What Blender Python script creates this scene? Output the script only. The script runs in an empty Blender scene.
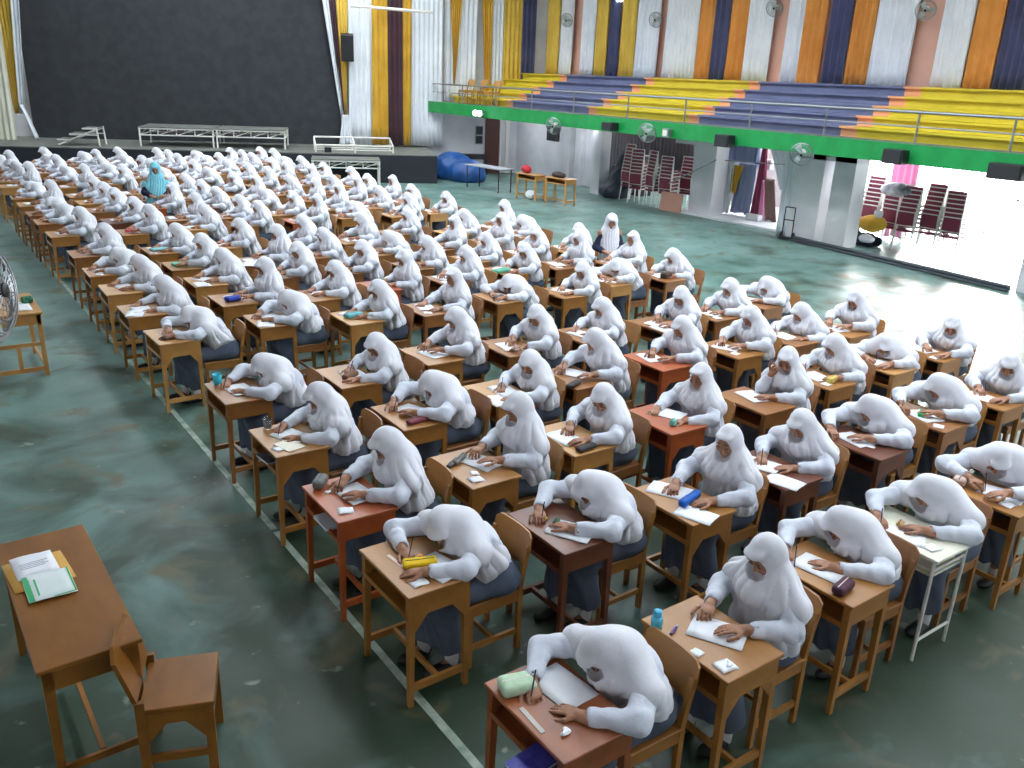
import bpy, bmesh, math, random
import numpy as np
from mathutils import Vector, Matrix
C = bpy.context.scene
COL = C.collection
PI = math.pi
rnd = random.Random(11)

# ------------------------------------------------------------------ camera
cam_d = bpy.data.cameras.new('camera'); cam = bpy.data.objects.new('camera', cam_d); COL.objects.link(cam)
cam.matrix_world = Matrix([[0.814541, 0.167085, -0.555523, 0], [-0.578817, 0.297881, -0.759103, 0], [0.038645, 0.939867, 0.339349, 3.43], [0, 0, 0, 1]])
cam_d.sensor_width = 36; cam_d.lens = 29.92; cam_d.clip_end = 300
C.camera = cam

# ------------------------------------------------------------------ world, exposure
w = bpy.data.worlds.new('daylight'); C.world = w; w.use_nodes = True
bg = w.node_tree.nodes['Background']; bg.inputs[0].default_value = (0.86, 0.94, 1.0, 1); bg.inputs[1].default_value = 11.0
sun_d = bpy.data.lights.new('hazy_sun', 'SUN'); sun_d.energy = 13; sun_d.angle = math.radians(17); sun_d.color = (1, .98, .95)
sun = bpy.data.objects.new('hazy_sun', sun_d); COL.objects.link(sun)
sun.rotation_euler = Vector((.86*math.cos(math.radians(12)), .51*math.cos(math.radians(12)), math.sin(math.radians(12)))).to_track_quat('Z', 'Y').to_euler()
C.view_settings.view_transform = 'Standard'; C.view_settings.look = 'None'
C.view_settings.exposure = 0.16; C.view_settings.gamma = 1; C.view_settings.use_curve_mapping = False

# ------------------------------------------------------------------ helpers
def sd(o, label=None, cat=None, group=None, kind=None):
    if label: o['label'] = label
    if cat: o['category'] = cat
    if group: o['group'] = group
    if kind: o['kind'] = kind
    return o

def lin(c):
    return tuple((x/255/12.92) if x/255 <= .04045 else ((x/255+.055)/1.055)**2.4 for x in c)

def mat(name, rgb, rough=.6, metal=0, noise=.0, scale=12, rgb2=None, bump=0, spec=.5, emit=None, coat=0, stretch=None, trans=0, sheen=0):
    """rgb is sRGB 0-255; a second colour mixed in by noise"""
    m = bpy.data.materials.new(name); m.use_nodes = True
    nt = m.node_tree; b = nt.nodes['Principled BSDF']
    b.inputs['Base Color'].default_value = (*lin(rgb), 1); b.inputs['Roughness'].default_value = rough
    b.inputs['Metallic'].default_value = metal; b.inputs['Specular IOR Level'].default_value = spec
    if coat: b.inputs['Coat Weight'].default_value = coat; b.inputs['Coat Roughness'].default_value = .25
    if sheen: b.inputs['Sheen Weight'].default_value = sheen
    if trans: b.inputs['Transmission Weight'].default_value = trans
    if emit: b.inputs['Emission Color'].default_value = (*lin(rgb), 1); b.inputs['Emission Strength'].default_value = emit
    if rgb2 or bump:
        tc = nt.nodes.new('ShaderNodeTexCoord'); mp = nt.nodes.new('ShaderNodeMapping'); n = nt.nodes.new('ShaderNodeTexNoise')
        nt.links.new(tc.outputs['Object'], mp.inputs[0]); nt.links.new(mp.outputs[0], n.inputs['Vector'])
        if stretch: mp.inputs['Scale'].default_value = stretch
        n.inputs['Scale'].default_value = scale; n.inputs['Detail'].default_value = 5
        if rgb2:
            r = nt.nodes.new('ShaderNodeValToRGB'); r.color_ramp.elements[0].position = .35; r.color_ramp.elements[1].position = .65
            r.color_ramp.elements[0].color = (*lin(rgb), 1); r.color_ramp.elements[1].color = (*lin(rgb2), 1)
            nt.links.new(n.outputs['Fac'], r.inputs[0]); nt.links.new(r.outputs[0], b.inputs['Base Color'])
        if bump:
            bp = nt.nodes.new('ShaderNodeBump'); bp.inputs['Strength'].default_value = bump; bp.inputs['Distance'].default_value = .01
            nt.links.new(n.outputs['Fac'], bp.inputs['Height']); nt.links.new(bp.outputs[0], b.inputs['Normal'])
    return m

def mk(name, me_or_bm, mats, parent=None, smooth=False, loc=None):
    if isinstance(me_or_bm, bmesh.types.BMesh):
        me = bpy.data.meshes.new(name); me_or_bm.normal_update(); me_or_bm.to_mesh(me); me_or_bm.free()
    else: me = me_or_bm
    if not isinstance(mats, (list, tuple)): mats = [mats]
    for m in mats: me.materials.append(m)
    if smooth: me.polygons.foreach_set('use_smooth', [True]*len(me.polygons)); me.update()
    o = bpy.data.objects.new(name, me); COL.objects.link(o)
    if parent: o.parent = parent
    if loc: o.location = loc
    return o

def empty(name, loc=(0,0,0), rz=0):
    o = bpy.data.objects.new(name, None); COL.objects.link(o); o.location = loc; o.rotation_euler = (0,0,rz); o.empty_display_size = .1
    return o

def box(bm, x0, x1, y0, y1, z0, z1, mi=0, M=None, bev=0):
    g = bmesh.ops.create_cube(bm, size=1)
    vs = g['verts']
    bmesh.ops.scale(bm, vec=(abs(x1-x0), abs(y1-y0), abs(z1-z0)), verts=vs)
    bmesh.ops.translate(bm, vec=((x0+x1)/2, (y0+y1)/2, (z0+z1)/2), verts=vs)
    fs = list({f for v in vs for f in v.link_faces})
    for f in fs: f.material_index = mi
    if M is not None: bmesh.ops.transform(bm, matrix=M, verts=vs)
    if bev:
        es = list({e for v in vs for e in v.link_edges})
        bmesh.ops.bevel(bm, geom=es, offset=bev, segments=1, affect='EDGES')

def hexa(bm, pb, pt, mi=0):
    """prism: 4 bottom points, 4 top points"""
    a = [bm.verts.new(p) for p in pb]; b = [bm.verts.new(p) for p in pt]
    n = len(a)
    fs = [bm.faces.new(a[::-1]), bm.faces.new(b)]
    for i in range(n): fs.append(bm.faces.new((a[i], a[(i+1) % n], b[(i+1) % n], b[i])))
    for f in fs: f.material_index = mi

def bar(bm, p, q, r, n=6, mi=0, r2=None):
    p = Vector(p); q = Vector(q); d = (q-p); L = d.length
    if L < 1e-6: return
    M = Matrix.Translation((p+q)/2) @ d.to_track_quat('Z', 'Y').to_matrix().to_4x4()
    g = bmesh.ops.create_cone(bm, cap_ends=True, segments=n, radius1=r, radius2=r if r2 is None else r2, depth=L, matrix=M)
    for f in {f for v in g['verts'] for f in v.link_faces}: f.material_index = mi

def sqbar(bm, p, q, wx, wy, mi=0):
    """square bar between two points, mostly vertical or horizontal"""
    p = Vector(p); q = Vector(q); d = q-p; L = d.length
    M = Matrix.Translation((p+q)/2) @ d.to_track_quat('Z', 'X').to_matrix().to_4x4()
    box(bm, -wx/2, wx/2, -wy/2, wy/2, -L/2, L/2, mi, M)

def lathe(bm, prof, n=16, c=(0,0,0), mi=0, M=None):
    rings = []
    for r, z in prof:
        rings.append([bm.verts.new((c[0]+r*math.cos(2*PI*i/n), c[1]+r*math.sin(2*PI*i/n), c[2]+z)) for i in range(n)])
    fs = []
    for a, b in zip(rings, rings[1:]):
        for i in range(n): fs.append(bm.faces.new((a[i], a[(i+1) % n], b[(i+1) % n], b[i])))
    fs.append(bm.faces.new(rings[0][::-1])); fs.append(bm.faces.new(rings[-1]))
    for f in fs: f.material_index = mi
    if M is not None: bmesh.ops.transform(bm, matrix=M, verts=[v for r in rings for v in r])

def torus(bm, R, r, n=24, k=6, M=None, mi=0):
    rings = []
    for i in range(n):
        a = 2*PI*i/n
        rings.append([bm.verts.new(((R+r*math.cos(2*PI*j/k))*math.cos(a), (R+r*math.cos(2*PI*j/k))*math.sin(a), r*math.sin(2*PI*j/k))) for j in range(k)])
    for i in range(n):
        a, b = rings[i], rings[(i+1) % n]
        for j in range(k):
            f = bm.faces.new((a[j], b[j], b[(j+1) % k], a[(j+1) % k])); f.material_index = mi
    if M is not None: bmesh.ops.transform(bm, matrix=M, verts=[v for r_ in rings for v in r_])

def NB(): return bmesh.new()

def copy_tree(o, parent=None):
    c = o.copy(); COL.objects.link(c); c.parent = parent
    for ch in list(o.children): copy_tree(ch, c)
    return c

def set_mat(o, slot, m):
    s = o.material_slots[slot]; s.link = 'OBJECT'; s.material = m

# ------------------------------------------------------------------ signed-distance modelling (surface nets)
class G:
    def __init__(s, mn, mx, h):
        s.mn = np.array(mn, np.float32); s.h = h
        n = [int((b-a)/h)+2 for a, b in zip(mn, mx)]
        s.ax = [np.float32(mn[i])+h*np.arange(n[i], dtype=np.float32) for i in range(3)]
        s.F = np.full(n, 1.0, np.float32)
    def reg(s, lo, hi, pad):
        sl = []
        for i in range(3):
            a = max(0, int((lo[i]-pad-s.mn[i])/s.h)); b = min(s.F.shape[i], int((hi[i]+pad-s.mn[i])/s.h)+2)
            if b-a < 2: return None
            sl.append(slice(a, b))
        return tuple(sl)
    def pts(s, sl):
        return s.ax[0][sl[0]][:, None, None], s.ax[1][sl[1]][None, :, None], s.ax[2][sl[2]][None, None, :]
    def put(s, fn, lo, hi, k=0.0, mode='add'):
        sl = s.reg(lo, hi, k+3*s.h)
        if sl is None: return
        d = fn(*s.pts(sl)).astype(np.float32); f = s.F[sl]
        if mode == 'add':
            if k > 0:
                hh = np.clip(.5+.5*(f-d)/k, 0, 1); s.F[sl] = f*(1-hh)+d*hh-k*hh*(1-hh)
            else: s.F[sl] = np.minimum(f, d)
        elif mode == 'sub':
            if k > 0:
                hh = np.clip(.5-.5*(f+d)/k, 0, 1); s.F[sl] = f*(1-hh)-d*hh+k*hh*(1-hh)
            else: s.F[sl] = np.maximum(f, -d)
    def cap(s, a, b, ra, rb=None, k=.02, sq=None, mode='add'):
        """tapered capsule; sq=(axis vector, factor) squashes along an axis"""
        rb = ra if rb is None else rb
        a = np.array(a, float); b = np.array(b, float)
        R = max(ra, rb)*1.4
        lo = np.minimum(a, b)-R; hi = np.maximum(a, b)+R
        ab = b-a; L2 = max(float(ab@ab), 1e-9)
        def fn(X, Y, Z):
            px, py, pz = X-a[0], Y-a[1], Z-a[2]
            t = np.clip((px*ab[0]+py*ab[1]+pz*ab[2])/L2, 0, 1)
            dx, dy, dz = px-ab[0]*t, py-ab[1]*t, pz-ab[2]*t
            if sq is not None:
                u, f = sq; q = (dx*u[0]+dy*u[1]+dz*u[2])*(1/f-1)
                dx, dy, dz = dx+q*u[0], dy+q*u[1], dz+q*u[2]
                return (np.sqrt(dx*dx+dy*dy+dz*dz)-(ra+(rb-ra)*t))*min(1, f)
            return np.sqrt(dx*dx+dy*dy+dz*dz)-(ra+(rb-ra)*t)
        s.put(fn, lo, hi, k, mode)
    def ell(s, c, r, k=.02, B=None, mode='add'):
        c = np.array(c, float); r = np.array(r, float); m = max(r)
        B = np.eye(3) if B is None else np.array(B)       # rows: local axes
        def fn(X, Y, Z):
            p = (X-c[0], Y-c[1], Z-c[2])
            l = [p[0]*B[i][0]+p[1]*B[i][1]+p[2]*B[i][2] for i in range(3)]
            k0 = np.sqrt(sum((l[i]/r[i])**2 for i in range(3))); k1 = np.sqrt(sum((l[i]/r[i]**2)**2 for i in range(3)))+1e-6
            return k0*(k0-1)/k1
        s.put(fn, c-m, c+m, k, mode)
    def disp(s, fn):
        """fn(X,Y,Z) offset added near the surface"""
        s.F += fn(s.ax[0][:, None, None], s.ax[1][None, :, None], s.ax[2][None, None, :]).astype(np.float32)
    def mesh(s, name, smooth_it=1):
        F = s.F; S = F < 0; n = F.shape
        cnt = np.zeros([d-1 for d in n], np.int8)
        cor = [(i, j, k) for i in (0, 1) for j in (0, 1) for k in (0, 1)]
        for i, j, k in cor: cnt += S[i:n[0]-1+i, j:n[1]-1+j, k:n[2]-1+k]
        A = (cnt > 0) & (cnt < 8); ci = np.argwhere(A)
        idx = np.full(A.shape, -1, np.int32); idx[A] = np.arange(len(ci))
        acc = np.zeros((len(ci), 3)); num = np.zeros(len(ci))
        for a in range(8):
            for b in range(a+1, 8):
                ca, cb = np.array(cor[a]), np.array(cor[b])
                if abs(ca-cb).sum() != 1: continue
                fa = F[tuple((ci+ca).T)]; fb = F[tuple((ci+cb).T)]
                m = (fa < 0) != (fb < 0); t = np.where(m, fa/(fa-fb+1e-12), 0)
                acc += np.where(m[:, None], ca+(cb-ca)*t[:, None], 0); num += m
        V = (ci+acc/num[:, None])*s.h+s.mn
        Q = []
        for ax in range(3):
            o1, o2 = [(1, 2), (2, 0), (0, 1)][ax]
            sl0 = [slice(1, n[d]-1) for d in range(3)]; sl1 = list(sl0)
            sl0[ax] = slice(0, n[ax]-1); sl1[ax] = slice(1, n[ax])
            a = S[tuple(sl0)]; b = S[tuple(sl1)]
            for flip, mm in ((False, a & ~b), (True, ~a & b)):
                e = np.argwhere(mm)
                if not len(e): continue
                e = e + np.array([0 if d == ax else 1 for d in range(3)])
                d1 = np.zeros(3, int); d1[o1] = 1; d2 = np.zeros(3, int); d2[o2] = 1
                q = np.stack([idx[tuple((e-d1-d2).T)], idx[tuple((e-d2).T)], idx[tuple(e.T)], idx[tuple((e-d1).T)]], 1)
                Q.append(q[:, ::-1] if flip else q)
        Q = np.concatenate(Q)
        Q = Q[(Q >= 0).all(1)]
        me = bpy.data.meshes.new(name)
        me.vertices.add(len(V)); me.vertices.foreach_set('co', V.astype(np.float32).ravel())
        me.loops.add(len(Q)*4); me.loops.foreach_set('vertex_index', Q.astype(np.int32).ravel())
        me.polygons.add(len(Q)); me.polygons.foreach_set('loop_start', np.arange(0, len(Q)*4, 4, dtype=np.int32))
        me.polygons.foreach_set('loop_total', np.full(len(Q), 4, np.int32))
        me.polygons.foreach_set('use_smooth', [True]*len(Q))
        me.update(calc_edges=True); me.validate()
        return me

def nrm(v): v = np.array(v, float); return v/np.linalg.norm(v)

# ------------------------------------------------------------------ materials
M = {}
M['skin'] = mat('skin', (176, 128, 100), .55, rgb2=(160, 112, 86), scale=20)
M['hair'] = mat('eyebrow_hair', (30, 22, 20), .7)
M['white_cloth'] = mat('white_headscarf_cloth', (222, 223, 231), .9, bump=.22, scale=24)
M['shirt'] = mat('white_shirt_cotton', (214, 219, 232), .9, bump=.5, scale=26)
M['skirt'] = mat('slate_grey_cloth', (84, 94, 112), .9, rgb2=(72, 82, 100), scale=8)
M['navy'] = mat('dark_navy_cloth', (40, 46, 72), .9)
M['blue_veil'] = mat('light_blue_cloth', (120, 196, 214), .85, rgb2=(134, 206, 222), scale=6)
M['sock'] = mat('white_sock', (228, 230, 235), .9)
M['shoe'] = mat('black_shoe', (26, 26, 30), .5)
M['paper'] = mat('paper_white', (240, 242, 248), .7)
M['ink'] = mat('grey_print', (150, 154, 170), .7)
M['metal'] = mat('grey_steel', (150, 152, 156), .35, metal=.8)
M['white_metal'] = mat('white_painted_metal', (225, 222, 216), .5)
M['black'] = mat('black_plastic', (24, 24, 28), .5)
def wood(name, a, b, rough=.38): return mat(name, a, rough, rgb2=b, scale=5, stretch=(1, .35, 1), bump=.06, coat=.25)
M['honey'] = wood('honey_brown_wood', (174, 120, 58), (150, 100, 44))
M['brown'] = wood('brown_wood', (160, 106, 54), (136, 86, 42))
M['pale'] = wood('pale_brown_wood', (196, 146, 82), (176, 124, 64))
M['red'] = wood('reddish_orange_wood', (182, 92, 44), (160, 76, 36))
M['dark'] = wood('dark_red_brown_wood', (124, 72, 50), (100, 56, 40), .3)
M['scratched'] = wood('worn_reddish_wood', (172, 96, 52), (120, 66, 38), .3)
M['whitetop'] = mat('cream_laminate', (226, 224, 206), .4)
M['teacher'] = wood('orange_brown_varnished_wood', (148, 96, 34), (122, 76, 24))

# ------------------------------------------------------------------ people
def head_axes(fw):
    fw = nrm(fw); up0 = np.array([0, 0, 1.0]) if abs(fw[2]) < .95 else np.array([-1.0, 0, 0])
    side = nrm(np.cross(up0, fw)); up = np.cross(fw, side)
    return fw, side, up

def do_head(g, c, fw):
    fw, side, up = head_axes(fw); B = [fw, side, up]; c = np.array(c)
    g.ell(c, (.092, .074, .105), .01, B)
    g.ell(c+fw*.022-up*.052, (.062, .056, .058), .025, B)                    # jaw
    g.ell(c+fw*.062-up*.092, (.022, .022, .018), .02, B)                     # chin
    for sgn in (-1, 1):
        g.ell(c+fw*.093+side*.032*sgn+up*.004, (.014, .02, .012), .012, B, 'sub')
        g.ell(c+fw*.079+side*.031*sgn+up*.003, (.014, .015, .011), .004, B)
        g.ell(c+fw*.068+side*.042*sgn-up*.028, (.022, .02, .02), .02, B)     # cheek
    g.cap(c+fw*.088+up*.004, c+fw*.108-up*.034, .008, .012, .012)            # nose
    g.ell(c+fw*.097-up*.038, (.01, .018, .009), .01, B)
    g.ell(c+fw*.086-up*.060, (.012, .025, .007), .006, B)                    # lips
    g.ell(c+fw*.084-up*.070, (.012, .021, .007), .006, B)

def do_hand(g, wv, d, n, ts, curl=.35, grip=False):
    """wrist point, pointing direction, palm normal, +1/-1 thumb side"""
    wv = np.array(wv, float); d = nrm(d); n = nrm(np.array(n)-d*(np.array(n)@d)); s = np.cross(n, d)*ts   # s points to the thumb side
    B = [d, s, n]
    g.cap(wv-d*.05, wv+d*.01, .027, .024, .015)
    g.ell(wv+d*.045, (.052, .039, .016), .012, B)
    for i, (off, L, r) in enumerate(((.030, .070, .0092), (.010, .078, .0094), (-.010, .073, .0090), (-.029, .058, .0080))):
        p = wv+d*(.080-.004*abs(i-1))+s*off; dd = d+s*off*1.6; a = curl*(1+.12*i)
        if grip and i == 0: a = curl*.8
        for sgl, L3 in enumerate((.45, .32, .23)):
            ang = a*(1+sgl*.8)
            q = p+(nrm(dd)*math.cos(ang)+n*math.sin(ang))*L*L3*1.05
            g.cap(p, q, r*(1-.08*sgl), r*(.92-.08*sgl), .004); p = q
    p = wv+d*.022+s*.030
    for L, a, b in ((.040, .75, .25), (.032, .95, .30), (.022, 1.1, .35)):
        q = p+nrm(d*a+s*(.75 if L > .035 else .25)+n*b)*L
        g.cap(p, q, .0112, .0098, .008); p = q

POSES = {
 # hip, chest, neck, head, face dir, shoulders dy, elbows, wrists, hand dirs, curls
 'W1': dict(hip=(.07,0,.55), chest=(.0,0,.80), neck=(-.055,0,.965), head=(-.13,.01,1.06), fw=(-.74,.05,-.67), sh=.165,
            elR=(-.20,.27,.80), wrR=(-.40,.13,.795), hdR=(-.75,-.6,-.15), elL=(-.17,-.27,.80), wrL=(-.36,-.12,.785), hdL=(-.65,.75,0)),
 'W2': dict(hip=(.07,0,.55), chest=(-.01,.01,.80), neck=(-.075,.02,.955), head=(-.16,.04,1.045), fw=(-.68,.25,-.70), sh=.165,
            elR=(-.23,.30,.80), wrR=(-.43,.17,.795), hdR=(-.7,-.65,-.15), elL=(-.12,-.26,.78), wrL=(-.33,-.17,.785), hdL=(-.8,.6,0)),
 'W3': dict(hip=(.07,0,.55), chest=(.0,-.01,.80), neck=(-.06,-.02,.965), head=(-.14,-.04,1.05), fw=(-.70,-.28,-.66), sh=.165,
            elR=(-.18,.25,.80), wrR=(-.36,.08,.795), hdR=(-.6,-.8,-.1), elL=(-.20,-.29,.80), wrL=(-.41,-.20,.785), hdL=(-.85,.5,0)),
 'D1': dict(hip=(.09,0,.55), chest=(.01,0,.79), neck=(-.09,.01,.925), head=(-.185,.03,.96), fw=(-.50,.08,-.86), sh=.17,
            elR=(-.30,.33,.83), wrR=(-.48,.18,.795), hdR=(-.45,-.85,-.1), elL=(-.26,-.29,.80), wrL=(-.43,-.10,.785), hdL=(-.35,.92,0)),
 'D2': dict(hip=(.09,0,.55), chest=(.0,.02,.785), neck=(-.10,.05,.925), head=(-.19,.09,.955), fw=(-.48,.32,-.82), sh=.17,
            elR=(-.34,.36,.82), wrR=(-.53,.22,.795), hdR=(-.5,-.8,-.1), elL=(-.24,-.26,.79), wrL=(-.42,-.05,.785), hdL=(-.3,.95,0)),
 'D3': dict(hip=(.09,0,.55), chest=(-.02,.03,.775), neck=(-.13,.07,.905), head=(-.225,.10,.92), fw=(-.40,-.35,-.85), sh=.17,
            elR=(-.40,.38,.79), wrR=(-.46,.14,.785), hdR=(.0,-1,0), elL=(-.26,-.24,.79), wrL=(-.47,-.14,.795), hdL=(-.8,.6,-.1)),
 'U1': dict(hip=(.08,0,.55), chest=(.06,0,.82), neck=(.02,0,1.0), head=(-.025,0,1.125), fw=(-.82,.03,-.57), sh=.165,
            elR=(-.06,.25,.79), wrR=(-.27,.12,.80), hdR=(-.8,-.5,.1), elL=(-.05,-.25,.79), wrL=(-.27,-.13,.80), hdL=(-.8,.45,.1)),
 'U2': dict(hip=(.08,0,.55), chest=(.05,0,.82), neck=(.0,0,.99), head=(-.045,-.01,1.11), fw=(-.93,-.18,-.28), sh=.165,
            elR=(-.15,.26,.81), wrR=(-.38,.14,.795), hdR=(-.8,-.55,-.1), elL=(-.12,-.27,.80), wrL=(-.34,-.16,.785), hdL=(-.8,.5,0)),
 'U3': dict(hip=(.08,0,.55), chest=(.03,0,.82), neck=(-.02,0,.985), head=(-.075,-.01,1.10), fw=(-.80,-.22,-.50), sh=.165,
            elR=(-.22,.12,.80), wrR=(-.215,.045,.955), hdR=(.12,-.45,.85), elL=(-.16,-.24,.79), wrL=(-.33,-.07,.785), hdL=(-.4,.9,0)),
}

def folds(cx, cy, amp, nf, ph, zref):
    def fn(X, Y, Z):
        th = np.arctan2(Y-cy, X-cx); q = np.sin(nf*th+ph+2.2*np.sin(Z*7+ph))
        return amp*(1.2-2*np.abs(q)**.6)*(.8+.2*np.sin(3*th+ph*1.7))*np.clip((zref-Z)/.10, 0, 1)
    return fn

def wrinkle(amp, ph):
    return lambda X, Y, Z: amp*(np.sin(38*X+21*Z+ph+3*np.sin(17*Y+ph))*np.sin(29*Y-33*Z+ph*2))

def make_student(key, ph, stand=None):
    P = POSES[key]; A = {k: np.array(v, float) if isinstance(v, tuple) else v for k, v in P.items()}
    hip, chest, neck, head = A['hip'], A['chest'], A['neck'], A['head']
    fw, side, up = head_axes(A['fw'])
    tor = nrm(neck-hip); yv = np.array([0, 1.0, 0]); fx = nrm(np.cross(tor, yv))*1.0   # torso front/back axis
    if fx[0] > 0: fx = -fx
    shR = neck+yv*A['sh']-tor*.06; shL = neck-yv*A['sh']-tor*.06
    kn = [np.array([-.34, s*.095, .515]) for s in (1, -1)]; an = [np.array([-.30-.04*s, s*.10, .10]) for s in (1, -1)]
    # --- body
    g = G((-.72, -.44, 0), (.26, .48, 1.30), .0052)
    do_head(g, head, fw)
    g.cap(neck-tor*.02, head-up*.04-fw*.01, .05, .048, .02)
    g.cap(hip, chest, .085, .085, .03, (yv, 1.25)); g.cap(chest, neck-tor*.05, .085, .05, .03, (yv, 1.2))
    for sh, el, wr, hd, ts, s in ((shR, A['elR'], A['wrR'], A['hdR'], 1, 0), (shL, A['elL'], A['wrL'], A['hdL'], -1, 1)):
        g.cap(neck-tor*.07, sh-tor*.02-yv*.03*(1-2*s), .045, .038, .03); g.cap(sh-tor*.02-yv*.03*(1-2*s), el, .036, .033, .015); g.cap(el, wr, .036, .026, .012)
        up_hand = key == 'U3' and s == 0
        do_hand(g, wr, hd, (-1, 0, 0) if up_hand else (0, 0, -1), ts, .75 if up_hand else (.62 if s == 0 else .22), s == 0)
        g.cap(hip+yv*.08*(1-2*s), kn[s], .07, .05, .03); g.cap(kn[s], an[s], .05, .034, .02)
        g.cap(an[s]-np.array([0, 0, .03]), an[s]+np.array([-.12, 0, -.065]), .028, .022, .02)
    body = mk('person', g.mesh('person_body'), M['skin'])
    # --- brows and eyes
    bm = NB()
    for sgn in (-1, 1):
        e = head+fw*.0925+side*.031*sgn
        bar(bm, e+up*.026-side*.016, e+up*.026+side*.016, .0032, 6)
        bar(bm, e+fw*.001-up*.003-side*.013, e+fw*.001-up*.003+side*.013, .003, 6)
    mk('eyes', bm, M['hair'], body)
    # --- headscarf
    g = G((-.62, -.42, .50), (.34, .46, 1.34), .0085)
    B = [fw, side, up]
    g.ell(head-fw*.006+up*.004, (.104, .088, .119), .02, B)
    g.ell(head+fw*.066+up*.076, (.044, .062, .022), .02, B)                  # visor
    chin = head+fw*.035-up*.085
    base = neck-tor*.03
    g.cap(head-up*.03-fw*.015, base, .084, .108, .04)
    g.cap(chin, base+fx*.10-tor*.04, .055, .10, .05)
    # cape over shoulders, chest and back
    L = {'W': .27, 'D': .25, 'U': .31}[key[0]]
    g.cap(base, base-tor*(L+.02)+fx*.01, .13, .218, .05, (fx, .70))
    for sh, el in ((shR, A['elR']), (shL, A['elL'])): g.cap(base-tor*.02, sh*.55+el*.45+np.array([.03, 0, 0]), .085, .082, .10)
    # front drape falls straight down from the chin
    dz = np.array([0, 0, -1.0]); e0 = chin+fw*.0
    bot = max(.80, e0[2]-.30)
    g.cap(e0-fw*.02, np.array([e0[0]+.05, e0[1], bot]), .06, .095, .05, (np.array([1., 0, 0]), .6))
    if key in ('U1', 'W2'):
        g.cap(base-tor*.1-fx*.05, hip-fx*.05+tor*.10, .13, .17, .05, (fx, .55))  # long back panel
    g.disp(folds(base[0], base[1], .0095, 7, ph, head[2]-.05)); g.disp(folds(base[0]+.02, base[1]+.03, .004, 11, ph*2, head[2]-.06))
    g.disp(wrinkle(.0015, ph))
    # face opening, arm room below
    g.ell(head+fw*.106-up*.022, (.054, .066, .092), .004, B, 'sub')
    sl = g.reg((-2, -2, -2), (2, 2, .775), 0)
    if sl is not None:   # nothing of the scarf below the desk edge in front of the chest
        X, Y, Z = g.pts(sl); g.F[sl] = np.maximum(g.F[sl], np.where(X < -.17, .775-Z, -1))
    hem = base-tor*(L+.06)
    g.F = np.maximum(g.F, (-( (g.ax[0][:, None, None]-hem[0])*tor[0]+(g.ax[1][None, :, None]-hem[1])*tor[1]+(g.ax[2][None, None, :]-hem[2])*tor[2]) - .05*(g.ax[0][:, None, None]-hem[0]+.1) -.012*np.sin(g.ax[1][None, :, None]*40+ph)).astype(np.float32)) if key not in ('U1', 'W2') else g.F
    mk('headscarf', g.mesh('headscarf'), M['white_cloth'], body)
    # --- shirt
    g = G((-.60, -.46, .44), (.36, .50, 1.10), .0085)
    g.cap(hip+tor*.02, chest, .132, .120, .05, (yv, 1.2)); g.cap(chest, neck-tor*.10, .115, .07, .04, (yv, 1.2))
    for sh, el, wr in ((shR, A['elR'], A['wrR']), (shL, A['elL'], A['wrL'])):
        cuff = el+(wr-el)*.80
        g.cap(sh-tor*.02, el, .062, .060, .04); g.cap(el, cuff, .060, .042, .02)
    g.disp(wrinkle(.005, ph+1)); g.disp(folds(hip[0], hip[1], .004, 13, ph, .9))
    for el, wr in ((A['elR'], A['wrR']), (A['elL'], A['wrL'])):
        g.cap(el+(wr-el)*.78, wr, .030, .034, .0, None, 'sub')
    mk('shirt', g.mesh('shirt'), M['shirt'], body)
    # --- skirt
    g = G((-.50, -.32, .10), (.34, .32, .72), .0115)
    g.cap(hip+np.array([0, -.03, 0]), hip+np.array([0, .03, 0]), .125, .125, .03, (yv, 1.2))
    g.ell(hip+np.array([.0, 0, -.03]), (.19, .19, .085), .04)
    for s in (0, 1):
        g.cap(hip+yv*.07*(1-2*s)+np.array([0, 0, -.02]), kn[s], .095, .088, .06)
        g.cap(kn[s], an[s]+np.array([.0, 0, .10]), .09, .095, .06)
    g.cap(kn[0]*.5+kn[1]*.5+np.array([.02, 0, .0]), (an[0]+an[1])/2+np.array([0, 0, .12]), .08, .09, .06)
    g.F = np.maximum(g.F, -(g.ax[2][None, None, :]-.175)+.012*np.sin(g.ax[1][None, :, None]*50))
    g.disp(lambda X, Y, Z: .006*np.sin(Y*70+ph+2*np.sin(Z*9))*np.clip((.55-Z)/.1, 0, 1))
    mk('skirt', g.mesh('skirt'), M['skirt'], body)
    for s in (0, 1):
        bm = NB(); a = an[s]
        lathe(bm, [(.040, -.06), (.043, 0), (.042, .05), (.044, .10), (.038, .11)], 12, a); mk('sock', bm, M['sock'], body, True)
        gg = G((a[0]-.22, a[1]-.07, 0), (a[0]+.09, a[1]+.07, .11), .009)
        gg.ell(a+np.array([-.02, 0, -.06]), (.075, .042, .042), .02); gg.ell(a+np.array([-.11, 0, -.068]), (.08, .045, .034), .03)
        gg.F = np.maximum(gg.F, .004-gg.ax[2][None, None, :])
        mk('shoe', gg.mesh('shoe'), M['shoe'], body)
    return body

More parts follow.
